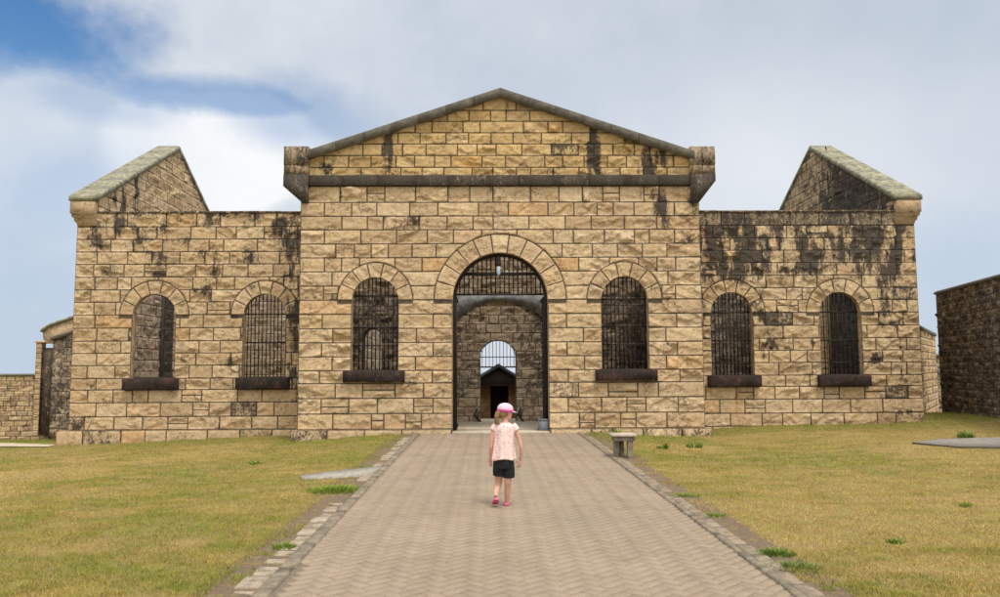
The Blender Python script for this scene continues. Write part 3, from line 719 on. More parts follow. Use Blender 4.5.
X, Y = np.meshgrid(xs, ys, indexing='ij')
inp = (X > xpl(Y) - .05) & (X < xpr(Y) + .05)
Z = gz(X, Y) - .012
Z = np.where((Y > 21.2) & (X > -10) & (X < 10) & (Y < 23.5), -.03, Z)
Z = np.where(inp & (Y < 19.5), -.1, Z)
w.add(np.stack([X, Y, Z], -1).reshape(-1, 3), grid_faces(*X.shape), stain=((X > xpl(Y) - .55) & (X < xpr(Y) + .5)).astype(float).ravel())
tag(w.build('ground', groundmat(), None, True), kind='structure')
sm = NT('pale_sea'); sm.bump(sm.noise(sm.pos(), .6, 4), .3, .3)
w = MB(); w.add([(-3000, 60, -13), (3000, 60, -13), (3000, 2900, -13), (-3000, 2900, -13)], [(0, 1, 2, 3)]); tag(w.build('sea', sm.out((.12, .2, .26), .3)), kind='structure')
# courtyard floor inside the gate
w = MB(); w.box((XL + .6, YC + .5, -.06), (XR - .6, YI + 1.2, .012)); tag(w.build('courtyard_floor', plainm('pale_worn_paving', (.34, .28, .2), (.5, .43, .32), 5)), kind='structure')

# ------------------------------------------------------------------ paved path: herringbone clay pavers
def pavermat():
    m = NT('clay_pavers'); p = m.pos(); n = m.noise(p, 40, 4, .7); n1 = m.noise(p, .9, 4, .6)
    c = m.ramp(m.attr('rnd'), [(0, (.26, .20, .14)), (.3, (.285, .22, .155)), (.55, (.29, .225, .163)), (.8, (.278, .216, .155)), (1, (.30, .236, .174))])
    c = m.mix(1., c, m.ramp(n, [(.25, (.78, .77, .75)), (.75, (1.14, 1.14, 1.14))]), 'MULTIPLY')
    c = m.mix(m.rng(n1, .4, .68, 0, .4), c, (.34, .27, .19)); c = m.mix(m.rng(m.noise(p, 2.2, 6, .75), .54, .68, 0, .5), c, (.19, .145, .10)); c = m.mix(m.rng(m.noise(p, .35, 3, .6), .5, .62, 0, .35), c, (.22, .18, .14))
    m.bump(n, .4, .004); return m.out(c, .9)
w = MB(); bl, bw_ = .2, .1; V = []; F = []; R = []; Jt = []
base = MB()
th = 0.0
c45 = math.sqrt(.5)
def paver(cx, cy, hx, hy):
    g = .0035; b = .006
    a = [(-hx + g, -hy + g), (hx - g, -hy + g), (hx - g, hy - g), (-hx + g, hy - g)]
    a2 = [(-hx + g + b, -hy + g + b), (hx - g - b, -hy + g + b), (hx - g - b, hy - g - b), (-hx + g + b, hy - g - b)]
    dz = random.gauss(0, .0012); tx = random.gauss(0, .006); ty = random.gauss(0, .006)
    n = len(V)
    for (x, y) in a: V.append((cx + x, cy + y, -.008 + dz))
    for (x, y) in a2: V.append((cx + x, cy + y, dz + x * tx + y * ty))
    F.extend([(n + 4, n + 5, n + 6, n + 7)] + [(n + i, n + (i + 1) % 4, n + 4 + (i + 1) % 4, n + 4 + i) for i in range(4)])
    R.extend([random.random()] * 8)
# herringbone laid at 45 degrees to the path axis: work in rotated coordinates
cand = []
N = 220
for i in range(-N, N):
    for j in range(-N, N):
        if (i - j) % 4 == 0: cand.append((i + 1, j + .5, 1, .5))      # horizontal 2x1
        if (i - j) % 4 == 2: pass
def herring():
    out = []
    for j in range(-N, N):
        for k in range(-N // 2, N // 2):
            x0 = j + 4 * k
            out.append(((x0 + 1) , j + .5, 1., .5))                       # horizontal block covers cells x0,x0+1 in row j
            out.append(((x0 + 2.5) , j + 0., .5, 1.))                      # vertical block covers cells row j-1,j at x0+2
    return out
# rows drift by one cell, verticals fill the two remaining cells of each period
ang = math.atan2((pLf[0] + pRf[0]) / 2 - (pLn[0] + pRn[0]) / 2, pLf[1] - pLn[1])
AX = math.radians(45); seen = set()
for (a, b, hx, hy) in herring():
    u, v = a * bw_, b * bw_
    if not (-14 < u < 26 and -14 < v < 26): continue
    x = (u * math.cos(AX) - v * math.sin(AX)); y = (u * math.sin(AX) + v * math.cos(AX))
    if y < 3.8 or y > YC - .12 or x < xpl(y) + .0 or x > xpr(y) - .0: continue
    key = (round(a * 2), round(b * 2))
    if key in seen: continue
    seen.add(key)
    n0 = len(V); paver(0, 0, hx * bw_, hy * bw_)
    for q in range(n0, len(V)):
        px_, py_, pz_ = V[q]; px_ += u; py_ += v
        V[q] = (px_ * math.cos(AX) - py_ * math.sin(AX), px_ * math.sin(AX) + py_ * math.cos(AX), pz_)
w.add(V, F, rnd=np.array(R)); tag(w.build('paved_path', pavermat()), kind='structure')
w = MB(); q = [(xpl(2) - .05, 2), (xpr(2) + .05, 2), (xpr(YC) + .05, YC + .03), (xpl(YC) - .05, YC + .03)]
w.add([(a, b, -.0065) for a, b in q], [(0, 1, 2, 3)])
tag(w.build('path_bedding', plainm('sandy_joint_fill', (.13, .1, .07), (.22, .17, .12), 20)), kind='structure')
# kerbs: sawn stones along both sides and a broken pale strip behind them
def kerbmat(name, a, b, c):
    m = NT(name); p = m.pos(); n = m.noise(p, 7, 5, .7); n2 = m.noise(p, 60, 4, .7)
    k = m.ramp(n, [(.3, a), (.5, b), (.72, c)]); k = m.mix(1., k, m.ramp(n2, [(.25, (.7, .7, .68)), (.75, (1.2, 1.2, 1.2))]), 'MULTIPLY')
    m.bump(n2, .8, .008); return m.out(k, .95)
M_k1 = kerbmat('grey_kerb_stone', (.12, .10, .075), (.22, .18, .13), (.34, .28, .2))
M_k3 = kerbmat('brown_edging_stone', (.13, .10, .07), (.26, .205, .145), (.38, .31, .225))
M_k2 = kerbmat('pale_edging_stone', (.14, .105, .07), (.34, .275, .2), (.48, .41, .32))
def rough_block(mb, p, q, wd, side, z0, z1, rnd):
    d = Vector((q[0] - p[0], q[1] - p[1], 0)); L = d.length; d.normalize(); nn = Vector((-d.y, d.x, 0)) * side
    ns = 5; rings = []
    for i in range(ns):
        t = L * i / (ns - 1); b = Vector((p[0], p[1], 0)) + d * t; j = lambda s=.006: random.uniform(-s, s)
        e = .008 if i in (0, ns - 1) else 0
        rings.append([tuple(b + nn * (.0 + j(.004)) + Vector((0, 0, z0))), tuple(b + nn * (e + j(.004)) + Vector((0, 0, z1 - .012))), tuple(b + nn * (.015 + e) + Vector((0, 0, z1 + j(.003) - e))), tuple(b + nn * (wd - .015 + j()) + Vector((0, 0, z1 + j(.004) - e))), tuple(b + nn * (wd + j()) + Vector((0, 0, z1 - .015))), tuple(b + nn * wd + Vector((0, 0, z0)))])
    mb.loft(rings, rnd=rnd)
kb = MB(); pb = MB(); rb = MB()
for side, xf in ((1, xpl), (-1, xpr)):
    y = 4.0
    while y < YC - .3:
        L = random.uniform(.55, 1.0)
        y2 = min(y + L - .012, YC - .16)
        wd = .12 if side == 1 else .075
        rough_block(kb, (xf(y), y), (xf(y2), y2), wd, side, -.1, .022 + random.uniform(-.006, .004), random.random())
        y += L
    y = 4.0
    while y < YC - 1.2:
        L = random.uniform(.16, .34) if side == 1 else random.uniform(.3, .5)
        wd = random.uniform(.14, .2) if side == 1 else random.uniform(.13, .145)
        off = .125 if side == 1 else .082
        if not (side == 1 and ((9.0 < y < 11.2) and random.random() < .7 or random.random() < .07)):
            rough_block(pb if side == 1 else rb, (xf(y) - side * off, y), (xf(y + L - .015) - side * off, y + L - .015), wd, side, -.1, random.uniform(-.012, .010), random.random())
        y += L
tag(kb.build('kerb', M_k1), kind='structure'); tag(pb.build('edging_strip', M_k2), kind='structure'); tag(rb.build('edging_strip', M_k3), kind='structure')
# concrete drain strip on the left lawn
dl = [G(300, 478, -.03), G(330, 474, -.03), G(368, 470, -.03), G(383, 467.5, -.03)]; dr = [G(303, 481, -.03), G(335, 479.5, -.03), G(366, 477.5, -.03), G(377, 473, -.03)]
w = MB(); w.loft([[(a[0], a[1], float(gz(*a)) * .5 + .012), (b[0], b[1], float(gz(*b)) * .5 + .012), (b[0], b[1], -.1), (a[0], a[1], -.1)] for a, b in zip(dl, dr)], cap=True)
tag(w.build('concrete_drain_strip', plainm('weathered_concrete', (.2, .18, .15), (.42, .39, .33), 14, .9, .7)), kind='structure')
w = MB(); c0 = [G(912, 444), G(940, 440.5), G(1040, 440), G(1040, 449), G(960, 448)]
w.add([(a, b, float(gz(a, b)) + .022) for a, b in c0] + [(a, b, float(gz(a, b)) - .1) for a, b in c0], [(0, 1, 2, 3, 4)] + [(i, (i + 1) % 5, (i + 1) % 5 + 5, i + 5) for i in range(5)])
tag(w.build('stone_slab_path', plainm('grey_slab', (.17, .15, .13), (.28, .25, .21), 10)), kind='structure')
w = MB(); tr = [((-30, 21.2), (-30, 22.9)), ((-16, 20.7), (-16, 22)), ((-12.4, 20.2), (-12.6, 21.1)), ((-11.1, 20.1), (-11.2, 20.6))]
V = []; 
for a, b in tr: 
    for t in np.linspace(0, 1, 5): x_, y_ = a[0] + (b[0] - a[0]) * t, a[1] + (b[1] - a[1]) * t; V.append((x_, y_, float(gz(x_, y_)) + .008))
w.add(V, grid_faces(4, 5)); tag(w.build('dirt_track', plainm('pale_sandy_dirt', (.42, .34, .23), (.56, .47, .34), 3)), kind='structure')

# ------------------------------------------------------------------ grass
def grassmat():
    m = NT('lawn_blades')
    c = m.ramp(m.attr('rnd'), [(0, (.55, .385, .155)), (.28, (.46, .32, .09)), (.5, (.34, .255, .06)), (.7, (.26, .235, .04)), (1, (.19, .235, .025))])
    m.b.inputs['Subsurface Weight'].default_value = 0
    return m.out(c, .8)
M_grass = grassmat()
fpts = []
def greenness(x, y):
    g = .24 + (fbm(x * .5, y * .5, 21, 4) - .47) * 1.5 + (fbm(x * 2.2, y * 3.4, 22, 4) - .46) * 1.6
    wallY = np.where(np.abs(x) < 5, YC, YW)
    g = g + .75 * sst(3.2, .2, wallY - y) - .22 * sst(-5, -9, x) * sst(15, 11, y) + .28 * sst(14, 9, np.hypot(x - 3.5, y - 15) * 3) 
    g = g + .22 * sst(5, 2, np.hypot((x + 2.8), (y - 12.5) * .6)) + .12 * sst(-5, -3, x) * (x < 0) * sst(9, 5, y)
    return np.clip(g, 0, 1)
dz_poly = [(a, b) for a, b in dl] + [(a, b) for a, b in dr[::-1]]
def inpoly(x, y, poly):
    c = np.zeros(x.shape, bool); n = len(poly)
    for i in range(n):
        x1, y1 = poly[i]; x2, y2 = poly[(i + 1) % n]
        t = ((y1 > y) != (y2 > y)) & (x < (x2 - x1) * (y - y1) / (y2 - y1 + 1e-9) + x1); c ^= t
    return c
def bare(x, y):
    b = (x > xpl(y) - .27) & (x < xpr(y) + .2)
    b |= (x > xpl(y) - .45) & (x < xpr(y) + .42) & (fbm(x * 2.5, y * 2.5, 31, 3) > .40) & (y < YC - 2)
    b |= (inpoly(x, y, dz_poly) & (fbm(x * 4, y * 4, 35, 3) < .56)) | inpoly(x, y, c0)
    b |= (y > YC - .12) & (x > XL - .2) & (x < XR + .2)
    b |= (y > YW - .12) & (x > XO - .3) & (x < XO2 + .05)
    b |= (x < -11) & (y > 20.15) & (y < 21.2 + (-11 - x) * .1)
    return b
NB = 980000
yy = 4.6 * np.exp(rng.random(NB) * math.log(24 / 4.6)); 
xx = (rng.random(NB) * 2 - 1) * (yy * .82 + .8) + yy * .0154
k = ~bare(xx, yy); xx, yy = xx[k], yy[k]
clump = fbm(xx * 6, yy * 6, 41, 3); k = rng.random(len(xx)) < sst(.25, .55, clump) * .7 + .3; xx, yy = xx[k], yy[k]
n = len(xx); g = greenness(xx, yy); h = rng.uniform(.008, .022, n) * (1 + .5 * g); 
nearwall = sst(.8, .1, np.where(np.abs(xx) < 5, YC, YW) - yy); h *= 1 + 1.3 * nearwall * rng.random(n)
wd = rng.uniform(.0016, .0034, n) * np.clip(yy / 8, 1, 2.2); a = rng.random(n) * 2 * PI; ln = rng.uniform(.2, 1.1, n) * h; la = rng.random(n) * 2 * PI
zz = gz(xx, yy) - .012
B = np.stack([xx, yy, zz], -1); S = np.stack([np.cos(a) * wd, np.sin(a) * wd, a * 0], -1); T = B + np.stack([np.cos(la) * ln, np.sin(la) * ln, h], -1)
VV = np.stack([B - S, B + S, T], 1).reshape(-1, 3); FF = np.arange(n * 3).reshape(-1, 3)
tone = np.clip(g + rng.normal(0, .17, n), 0, 1)
w = MB(); w.add(VV, FF, rnd=np.repeat(tone, 3))
tag(w.build('lawn_grass', M_grass), 'short dry yellow green lawn either side of the path', 'grass', kind='stuff')
def tuft(name, px, py, rad, nb, hh, tone_, label, cat='weed', group=None, z=0, leaf=.004):
    x0, y0 = G(px, py, z); z0 = float(gz(x0, y0)) - .01; r = np.random.default_rng(int(px * 7 + py))
    q = r.random(nb) ** .6 * rad; t = r.random(nb) * 2 * PI; x = q * np.cos(t) * 1.25; y = q * np.sin(t)
    h = r.uniform(.5, 1, nb) * hh * (1 - .5 * q / rad); l = r.uniform(.3, 1.1, nb) * h; d = t + r.normal(0, .8, nb); wd = r.uniform(.6, 1.3, nb) * leaf; a = r.random(nb) * 2 * PI
    B = np.stack([x, y, x * 0 + z0], -1) + np.array([x0, y0, 0]); S = np.stack([np.cos(a) * wd, np.sin(a) * wd, a * 0], -1)
    M_ = B + np.stack([np.cos(d) * l * .35, np.sin(d) * l * .35, h * .65], -1); T = B + np.stack([np.cos(d) * l, np.sin(d) * l, h], -1)
    V = np.stack([B - S, B + S, M_ + S * .7, M_ - S * .7, T], 1).reshape(-1, 3); i = np.arange(nb)[:, None] * 5
    w = MB(); w.add(V, [tuple(r_) for r_ in np.concatenate([i + 0, i + 1, i + 2, i + 3], 1)] + [tuple(r_) for r_ in np.concatenate([i + 3, i + 2, i + 4], 1)], rnd=np.repeat(np.clip(r.normal(tone_, .12, nb), 0, 1), 5))
    o = w.build(name, M_weed if tone_ > .75 else M_grass); o['label'] = label; o['category'] = cat
    if group: o['group'] = group
    return o
wm = NT('green_weed'); M_weed = wm.out(wm.ramp(wm.attr('rnd'), [(.5, (.34, .36, .05)), (.8, (.22, .30, .035)), (1, (.09, .15, .025))]), .7)
tuft('grass_clump', 336, 490, .30, 1500, .09, .82, 'broad bright green grass clump below the concrete strip on the left lawn', 'grass clump')
tuft('grass_clump', 284, 547, .08, 160, .08, .85, 'small green grass clump beside the pale edging stones at lower left', 'grass clump')
tuft('grass_clump', 776, 553, .13, 350, .07, .95, 'dark green clump on the right edge of the path, lower one but one', 'grass clump')
tuft('grass_clump', 685, 495, .16, 260, .05, .85, 'yellowish green clump at the right path edge, farthest of that row', 'grass clump')
tuft('grass_clump', 714, 515, .12, 160, .05, .9, 'low green clump by the right kerb beyond the darker ones', 'grass clump')
tuft('grass_clump', 794, 566, .17, 300, .05, .97, 'nearest dark clump on the right edge of the path', 'grass clump')
tuft('weed', 694, 443.5, .13, 60, .2, .97, 'leafy weed on the right lawn in front of the central block corner', 'weed', leaf=.012)
tuft('weed', 664, 446, .1, 50, .16, .95, 'broad leafy weed just right of the stone bench', 'weed', leaf=.014)
tuft('weed', 966, 438.5, .13, 90, .26, .98, 'upright dark weed beside the grey slab', 'weed', leaf=.012)
tuft('weed', 965, 505, .06, 40, .09, .9, 'little green weed alone on the far right of the lawn', 'weed', leaf=.008)
tuft('weed', 895, 540, .06, 40, .09, .9, 'little green weed on the lower right lawn', 'weed', leaf=.008)
tuft('weed', 617, 434.5, .1, 60, .3, .9, 'green weed growing against the plinth behind the stone bench', 'weed', leaf=.014)
tuft('weed', 255, 458, .1, 60, .1, .97, 'small dark weed on the left lawn before the wing', 'weed', leaf=.01)

# ------------------------------------------------------------------ stone bench
bx0, by0 = G(622, 458, -.01)
bench = tag(empty('stone_bench', (bx0, by0, float(gz(bx0, by0)))), 'small rough stone bench on stubby legs at the right edge of the path', 'bench')
M_bench = kerbmat('rough_bench_stone', (.09, .07, .06), (.24, .19, .15), (.36, .31, .25))
M_btop = kerbmat('bench_top_stone', (.3, .24, .17), (.45, .38, .29), (.55, .48, .38))
k = by0 / FPX; z0 = float(gz(bx0, by0)); xg = lambda px: P(px, 445, by0)[0]; zg = lambda py, Y=by0: P(622, py, Y)[1]
def roughbox(a, b, n=5, j=.008, **k):
    mb = MB(); rings = []
    for i in range(n):
        z = a[2] + (b[2] - a[2]) * i / (n - 1); ring_ = []
        e = .012 if i in (0, n - 1) else 0
        for s_ in range(4):
            p = [(a[0], a[1]), (b[0], a[1]), (b[0], b[1]), (a[0], b[1])]; p0, p1 = p[s_], p[(s_ + 1) % 4]
            for t in (.04, .35, .65, .96):
                x_, y_ = p0[0] + (p1[0] - p0[0]) * t, p0[1] + (p1[1] - p0[1]) * t
                cx, cy = (a[0] + b[0]) / 2, (a[1] + b[1]) / 2
                x_ += (cx - x_) * e * 2; y_ += (cy - y_) * e * 2
                ring_.append((x_ + random.uniform(-j, j), y_ + random.uniform(-j, j), z + random.uniform(-j, j) * (.3)))
        rings.append(ring_)
    mb.loft(rings, **k); return mb
zt = zg(434.2); zl = zg(436)
roughbox((xg(611), by0 - .1, zt - .035), (xg(636.5), by0 + .32, zt + .005), j=.005).build('seat', M_btop, bench)
roughbox((xg(613.5), by0 - .05, zt - .115), (xg(634.5), by0 + .27, zt - .037), j=.008).build('support_slab', M_bench, bench)
for (p, q, y_) in ((615.5, 620, .14), (622, 626, .2), (627.5, 632.5, -.04)):
    roughbox((xg(p), by0 + y_, z0 - .05), (xg(q), by0 + y_ + .12, zt - .117), j=.007).build('leg', M_bench, bench)
# bucket beside the gate
bkx, bkz = P(543.5, 424, YC + .15)
M_bin = plainm('grey_painted_metal', (.10, .11, .12), (.2, .21, .23), 12, .5, .2)
bn = tag(empty('metal_box', (bkx, YC + .2, 0)), 'grey metal box on the threshold against the right jamb of the gateway', 'box')
w = MB(); s_ = .12; zt_ = P(543, 419.5, YC)[1]; 
w.loft([[(bkx + sx * s_ * f, YC + .2 + sy * s_ * f, z) for sx, sy in ((-1, -1), (1, -1), (1, 1), (-1, 1))] for f, z in ((.92, .036), (1, .06), (1, zt_ - .03))]); w.build('body', M_bin, bn)
w = MB(); w.loft([[(bkx + sx * s_ * f, YC + .2 + sy * s_ * f, z) for sx, sy in ((-1, -1), (1, -1), (1, 1), (-1, 1))] for f, z in ((1.08, zt_ - .029), (1.08, zt_ - .005), (.95, zt_))]); w.build('lid', M_bin, bn)

# ------------------------------------------------------------------ porch beyond the inner gate
YP = 34.; pz = -.93
po = tag(empty('gabled_porch', (0, YP, pz)), 'dark gabled porch building seen through the inner archway', 'building')
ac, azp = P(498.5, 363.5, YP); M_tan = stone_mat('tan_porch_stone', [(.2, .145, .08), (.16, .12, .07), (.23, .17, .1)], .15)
w = MB(); xw = 1.35; ze = azp - .62 * xw; ox = 11. * YP / FPX
dzh = P(498, 386, YP)[1]
dxa, dxb = P(490.5, 400, YP)[0], P(509, 400, YP)[0]
yw = YP + .9
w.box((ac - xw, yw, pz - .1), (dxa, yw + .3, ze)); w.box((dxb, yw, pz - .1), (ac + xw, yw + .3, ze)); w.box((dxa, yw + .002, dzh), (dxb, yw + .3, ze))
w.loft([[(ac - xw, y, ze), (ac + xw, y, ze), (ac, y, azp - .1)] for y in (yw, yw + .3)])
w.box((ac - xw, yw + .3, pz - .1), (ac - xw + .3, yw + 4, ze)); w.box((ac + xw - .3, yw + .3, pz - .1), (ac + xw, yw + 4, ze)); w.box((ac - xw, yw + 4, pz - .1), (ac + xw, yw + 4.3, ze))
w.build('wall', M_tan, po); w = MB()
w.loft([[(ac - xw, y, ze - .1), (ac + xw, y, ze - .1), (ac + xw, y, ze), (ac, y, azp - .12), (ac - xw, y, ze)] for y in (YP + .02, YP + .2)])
w.build('gable_infill', plainm('shaded_gable_dark', (.015, .012, .01), (.04, .03, .025), 12), po)  # near-black gable colour stands in for the shade under the porch roof
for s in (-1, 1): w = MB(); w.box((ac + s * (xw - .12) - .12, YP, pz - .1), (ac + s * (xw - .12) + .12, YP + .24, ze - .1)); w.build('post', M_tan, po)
w = MB()
for s in (-1, 1):
    e = ac + s * (xw + .35); zz_ = azp - .62 * (xw + .35)
    w.loft([[(ac, y, azp), (e, y, zz_), (e, y, zz_ - .14), (ac, y, azp - .16)] for y in (YP - .2, yw + 4.4)])
w.build('roof', plainm('dark_slate_roof', (.02, .02, .022), (.045, .045, .05), 6), po)
w = MB(); w.box((dxa, yw + .2, pz - .05), (dxb, yw + .26, dzh)); w.build('doorway_dark', plainm('doorway_shade_black', (.006, .005, .005), (.015, .012, .01), 6), po)  # black panel paints the dark interior of the open doorway

# ------------------------------------------------------------------ neighbours: walls and outbuildings
def freewall(name, p, q, z0, z1, th, ch, mat, label, cat, seed, sp=.07, wm=(.22, .6), amp=1., stf=None, cop=.14, parent=None, copmat=None, z1b=None):
    fr, L, nrm = F_line(p, q); o = empty(name, (p[0], p[1], z0)) if parent is None else parent
    ln = None
    if z1b is not None: ln = lambda U: z1 + (z1b - z1) * np.clip(U / L, 0, 1)
    w = MB(); rows = rows_rand(z0, max(z1, z1b or z1), ch, 0, L, wm[0], wm[1], .05, seed)
    lay(w, fr, rows, sp=sp, amp=amp, line=ln, stainf=stf)
    zz1 = z1b if z1b is not None else z1
    c = [(p[0], p[1]), (q[0], q[1]), (q[0] - nrm[0] * th, q[1] - nrm[1] * th), (p[0] - nrm[0] * th, p[1] - nrm[1] * th)]
    w.add([(x, y, z0) for x, y in c] + [(c[0][0], c[0][1], z1), (c[1][0], c[1][1], zz1), (c[2][0], c[2][1], zz1), (c[3][0], c[3][1], z1)], [(2, 3, 7, 6), (3, 0, 4, 7), (1, 2, 6, 5)], rnd=.4, stain=.3)
    w.build('masonry', mat, o)
    w = MB(); e = .05; dx, dy = (q[0] - p[0]) / L, (q[1] - p[1]) / L; n_ = 6
    def cr(x, y, z):
        return [(x + nrm[0] * (e - (th + 2 * e) * t), y + nrm[1] * (e - (th + 2 * e) * t), z + hh_) for t, hh_ in ((0, 0), (0, cop * .5), (.12, cop * .9), (.5, cop), (.88, cop * .9), (1, cop * .5), (1, 0))]
    w.loft([cr(p[0] - dx * e, p[1] - dy * e, z1), cr(q[0] + dx * e, q[1] + dy * e, zz1)])
    w.build('coping', copmat or M_coping, o)
    if parent is None: tag(o, label, cat)
    return o
# left boundary wall
YB = 34; zb_, zt_ = P(20, 434, YB)[1], P(20, 376, YB)[1]
freewall('boundary_wall', (P(-160, 400, YB)[0], YB), (P(52, 400, YB)[0], YB), zb_ - .3, zt_, .5, .215, M_sand, 'low boundary wall of small sandstone blocks at the far left', 'wall', 91, sp=.06, stf=lambda U, V: U * 0 + .38, cop=.1)
# left outbuilding
ob = tag(empty('stone_outbuilding', (P(60, 430, 32)[0], 32, -1.1)), 'narrow outbuilding with blackened wall and pale sloping coping behind the left wing', 'building')
YO = 31.5; x0, x1 = P(50.5, 400, YO)[0], P(84, 400, YO)[0]; z0o = P(60, 436, YO)[1]; za_, zb2 = P(50.5, 340, YO)[1], P(84, 328, YO)[1]
w = MB(); lay(w, F_front(YO), rows_rand(z0o, zb2 + .1, .3, x0, x1, .2, .5, 0, 92), sp=.08, line=lambda U: za_ + (zb2 - za_) * (U - x0) / (x1 - x0)); 
w.box((x0, YO + .01, z0o), (x0 + .4, YO + 5, za_)); w.box((x1 - .1, YO + .01, z0o), (x1, YO + 5, za_))
w.build('wall', M_grey2, ob)
w = MB(); w.loft([[(x, YO - .12, z), (x, YO - .12, z + .13), (x, YO + .5, z + .13), (x, YO + .5, z)] for x, z in ((x0 - .06, za_ - .03), (x1, zb2 - .03))]); w.build('coping', M_coping, ob)
xa, zc1 = P(42.5, 332, YO + .6); xb, zc2 = P(50.5, 327.5, YO + .6); xc, zc3 = P(84, 316, YO + .6)
w = MB(); pol = [(xa, zc1), (xb, zc2 + .06), (xc, zc3 + .05), (xc, zc3 - .6), (x0 + .1, zc1 - .75), (x0 - .1, zc1 - .6), (xa + .05, zc1 - .32)]
w.loft([[(x, y, z) for x, z in pol] for y in (YO + .6, YO + 1.3)], rnd=.4, stain=.1); w.build('gable', M_corbel, ob)
w = MB(); w.loft([[(x, YO + .5, z), (x, YO + .5, z + .1), (x, YO + 1.4, z + .1), (x, YO + 1.4, z)] for x, z in ((xa - .04, zc1 + .0), (xb, zc2 + .06), (xc, zc3 + .06))]); w.build('gable_coping', M_lichen, ob)
YT = 33.2; xa, xb = P(35.5, 360, YT)[0], P(52, 360, YT)[0]; xm = P(41.5, 360, YT)[0]; zt1 = P(40, 343, YT)[1]
tw = tag(empty('stone_pier', (xa, YT, -1)), 'pale square stone pier rising above the left boundary wall', 'wall')
w = MB(); rr = rows_rand(zb_, zt1, .22, xa, xm, .2, .3, 0, 93); lay(w, F_front(YT), rr, sp=.06); lay(w, F_nx(xa), rows_rand(zb_, zt1, .22, YT, YT + .7, .2, .4, 0, 94), sp=.1)
w.box((xm, YT + .12, zb_), (xb, YT + .7, zt1 - .2), rnd=.5, stain=.85)
w.box((xa - .03, YT - .03, zt1), (xb, YT + .73, zt1 + .09)); w.build('masonry', M_sand, tw)
# right boundary wall
D1, D2 = 25., 20.4; p1 = (P(941.5, 400, D1)[0], D1); p2 = (P(1000, 400, D2)[0], D2); dd = ((p2[0] - p1[0]) / (D2 - D1))
p3 = (p2[0] + dd * -5, D2 - 5); zt1 = P(941, 294.5, D1)[1]; zt2 = P(1000, 279.5, D2)[1]
freewall('boundary_wall', p1, p3, -.35, zt1, .6, .2, M_grey, 'tall dark weathered stone wall with rounded top at the far right', 'wall', 95, sp=.05, wm=(.14, .42), amp=1.7, stf=lambda U, V: U * 0 + .32, cop=.12, z1b=zt1 + (zt2 - zt1) * (D1 - p3[1]) / (D1 - D2))
# right outbuilding
q1 = (P(919, 400, 24.2)[0], 24.2); q2 = (P(938.6, 400, 30)[0], 30)
ob2 = freewall('stone_outbuilding', q1, q2, -.9, P(921, 327, 24.2)[1], 3, .24, M_sand, 'pale stone outbuilding squeezed between the right wing and the dark boundary wall', 'building', 96, sp=.07, wm=(.2, .5), stf=lambda U, V: U * 0 + .38, cop=.22, z1b=P(938, 336.5, 30)[1])
q3 = (P(936, 400, 33)[0], 33); q4 = (P(960, 400, 33)[0], 33)
freewall('ruined_wall', q3, q4, -1.2, P(938, 357, 33)[1], .6, .25, M_grey2, 'sliver of blackened wall in the gap left of the tall dark wall', 'wall', 97, sp=.1)
# bird on the right gable
bx_, bz_ = PX(827.5, 144, (XI2 + XO2) / 2); xb_ = (XI2 + XO2) / 2 - .05; zbird = float(gline(bx_)) + .16
d = ray(827, 143.8); t = ((XI2 + XO2) / 2 - 0) / d.x; yb_ = d.y * t
zbird = float(gline(yb_)) + .158
w = MB(); w.loft([[(xb_ + ry * math.cos(a), yb_ + oy + ry * .7 * math.sin(a) * 1.3, zbird + oz) for a in np.linspace(0, 2 * PI, 13)[:-1]] for oy, oz, ry in ((-.03, .05, .012), (-.02, .07, .04), (0, .11, .05), (.01, .15, .04), (.015, .18, .026), (.01, .2, .03), (.005, .225, .026), (0, .24, .008))])
w.tube([(xb_ - .03, yb_, zbird + .215), (xb_ - .075, yb_ - .01, zbird + .208)], [.011, .002], 6)
w.tube([(xb_ + .02, yb_, zbird + .09), (xb_ + .1, yb_ + .02, zbird + .0)], [.03, .012], 6, sq=.4)
for s in (-.015, .015): w.tube([(xb_ + s, yb_, zbird + .08), (xb_ + s, yb_, zbird)], .004, 5)
for a_ in w.v: a_[:] = (a_ - [xb_, yb_, zbird]) * .58 + [xb_, yb_, zbird]
tag(w.build('bird', plainm('black_feathers', (.01, .01, .012), (.03, .03, .035), 20), None, True), 'small black bird perched on the right gable coping', 'bird')

# ------------------------------------------------------------------ the girl
gX, gY = G(503, 506.5)
girl = tag(empty('person', (gX, gY, 0)), 'small child in pink cap, dotted top and black shorts walking up the path', 'person')
def remesh(o, vox, sm=6):
    m = o.modifiers.new('fuse', 'REMESH'); m.mode = 'VOXEL'; m.voxel_size = vox; m.use_smooth_shade = True
    s = o.modifiers.new('smooth', 'SMOOTH'); s.factor = .5; s.iterations = sm
    return o
K = gY / FPX
def gp(px, py, dy=0.):                        # figure measurements: x across, z up, dy fore and aft
    x, z = P(px, py, gY + dy); return (x, gY + dy, z)
def gc(px, py, dy, r): return gp(px, py, dy) + (r,)
def chain(mb, pts, n=12, sq=1.): mb.tube([p[:3] for p in pts], [p[3] for p in pts], n, True, sq)
sk = NT('child_skin'); sk.b.inputs['Subsurface Weight'].default_value = .1; sk.b.inputs['Subsurface Radius'].default_value = (.02, .008, .004)
M_skin = sk.out((.58, .33, .235), .55)
w = MB()
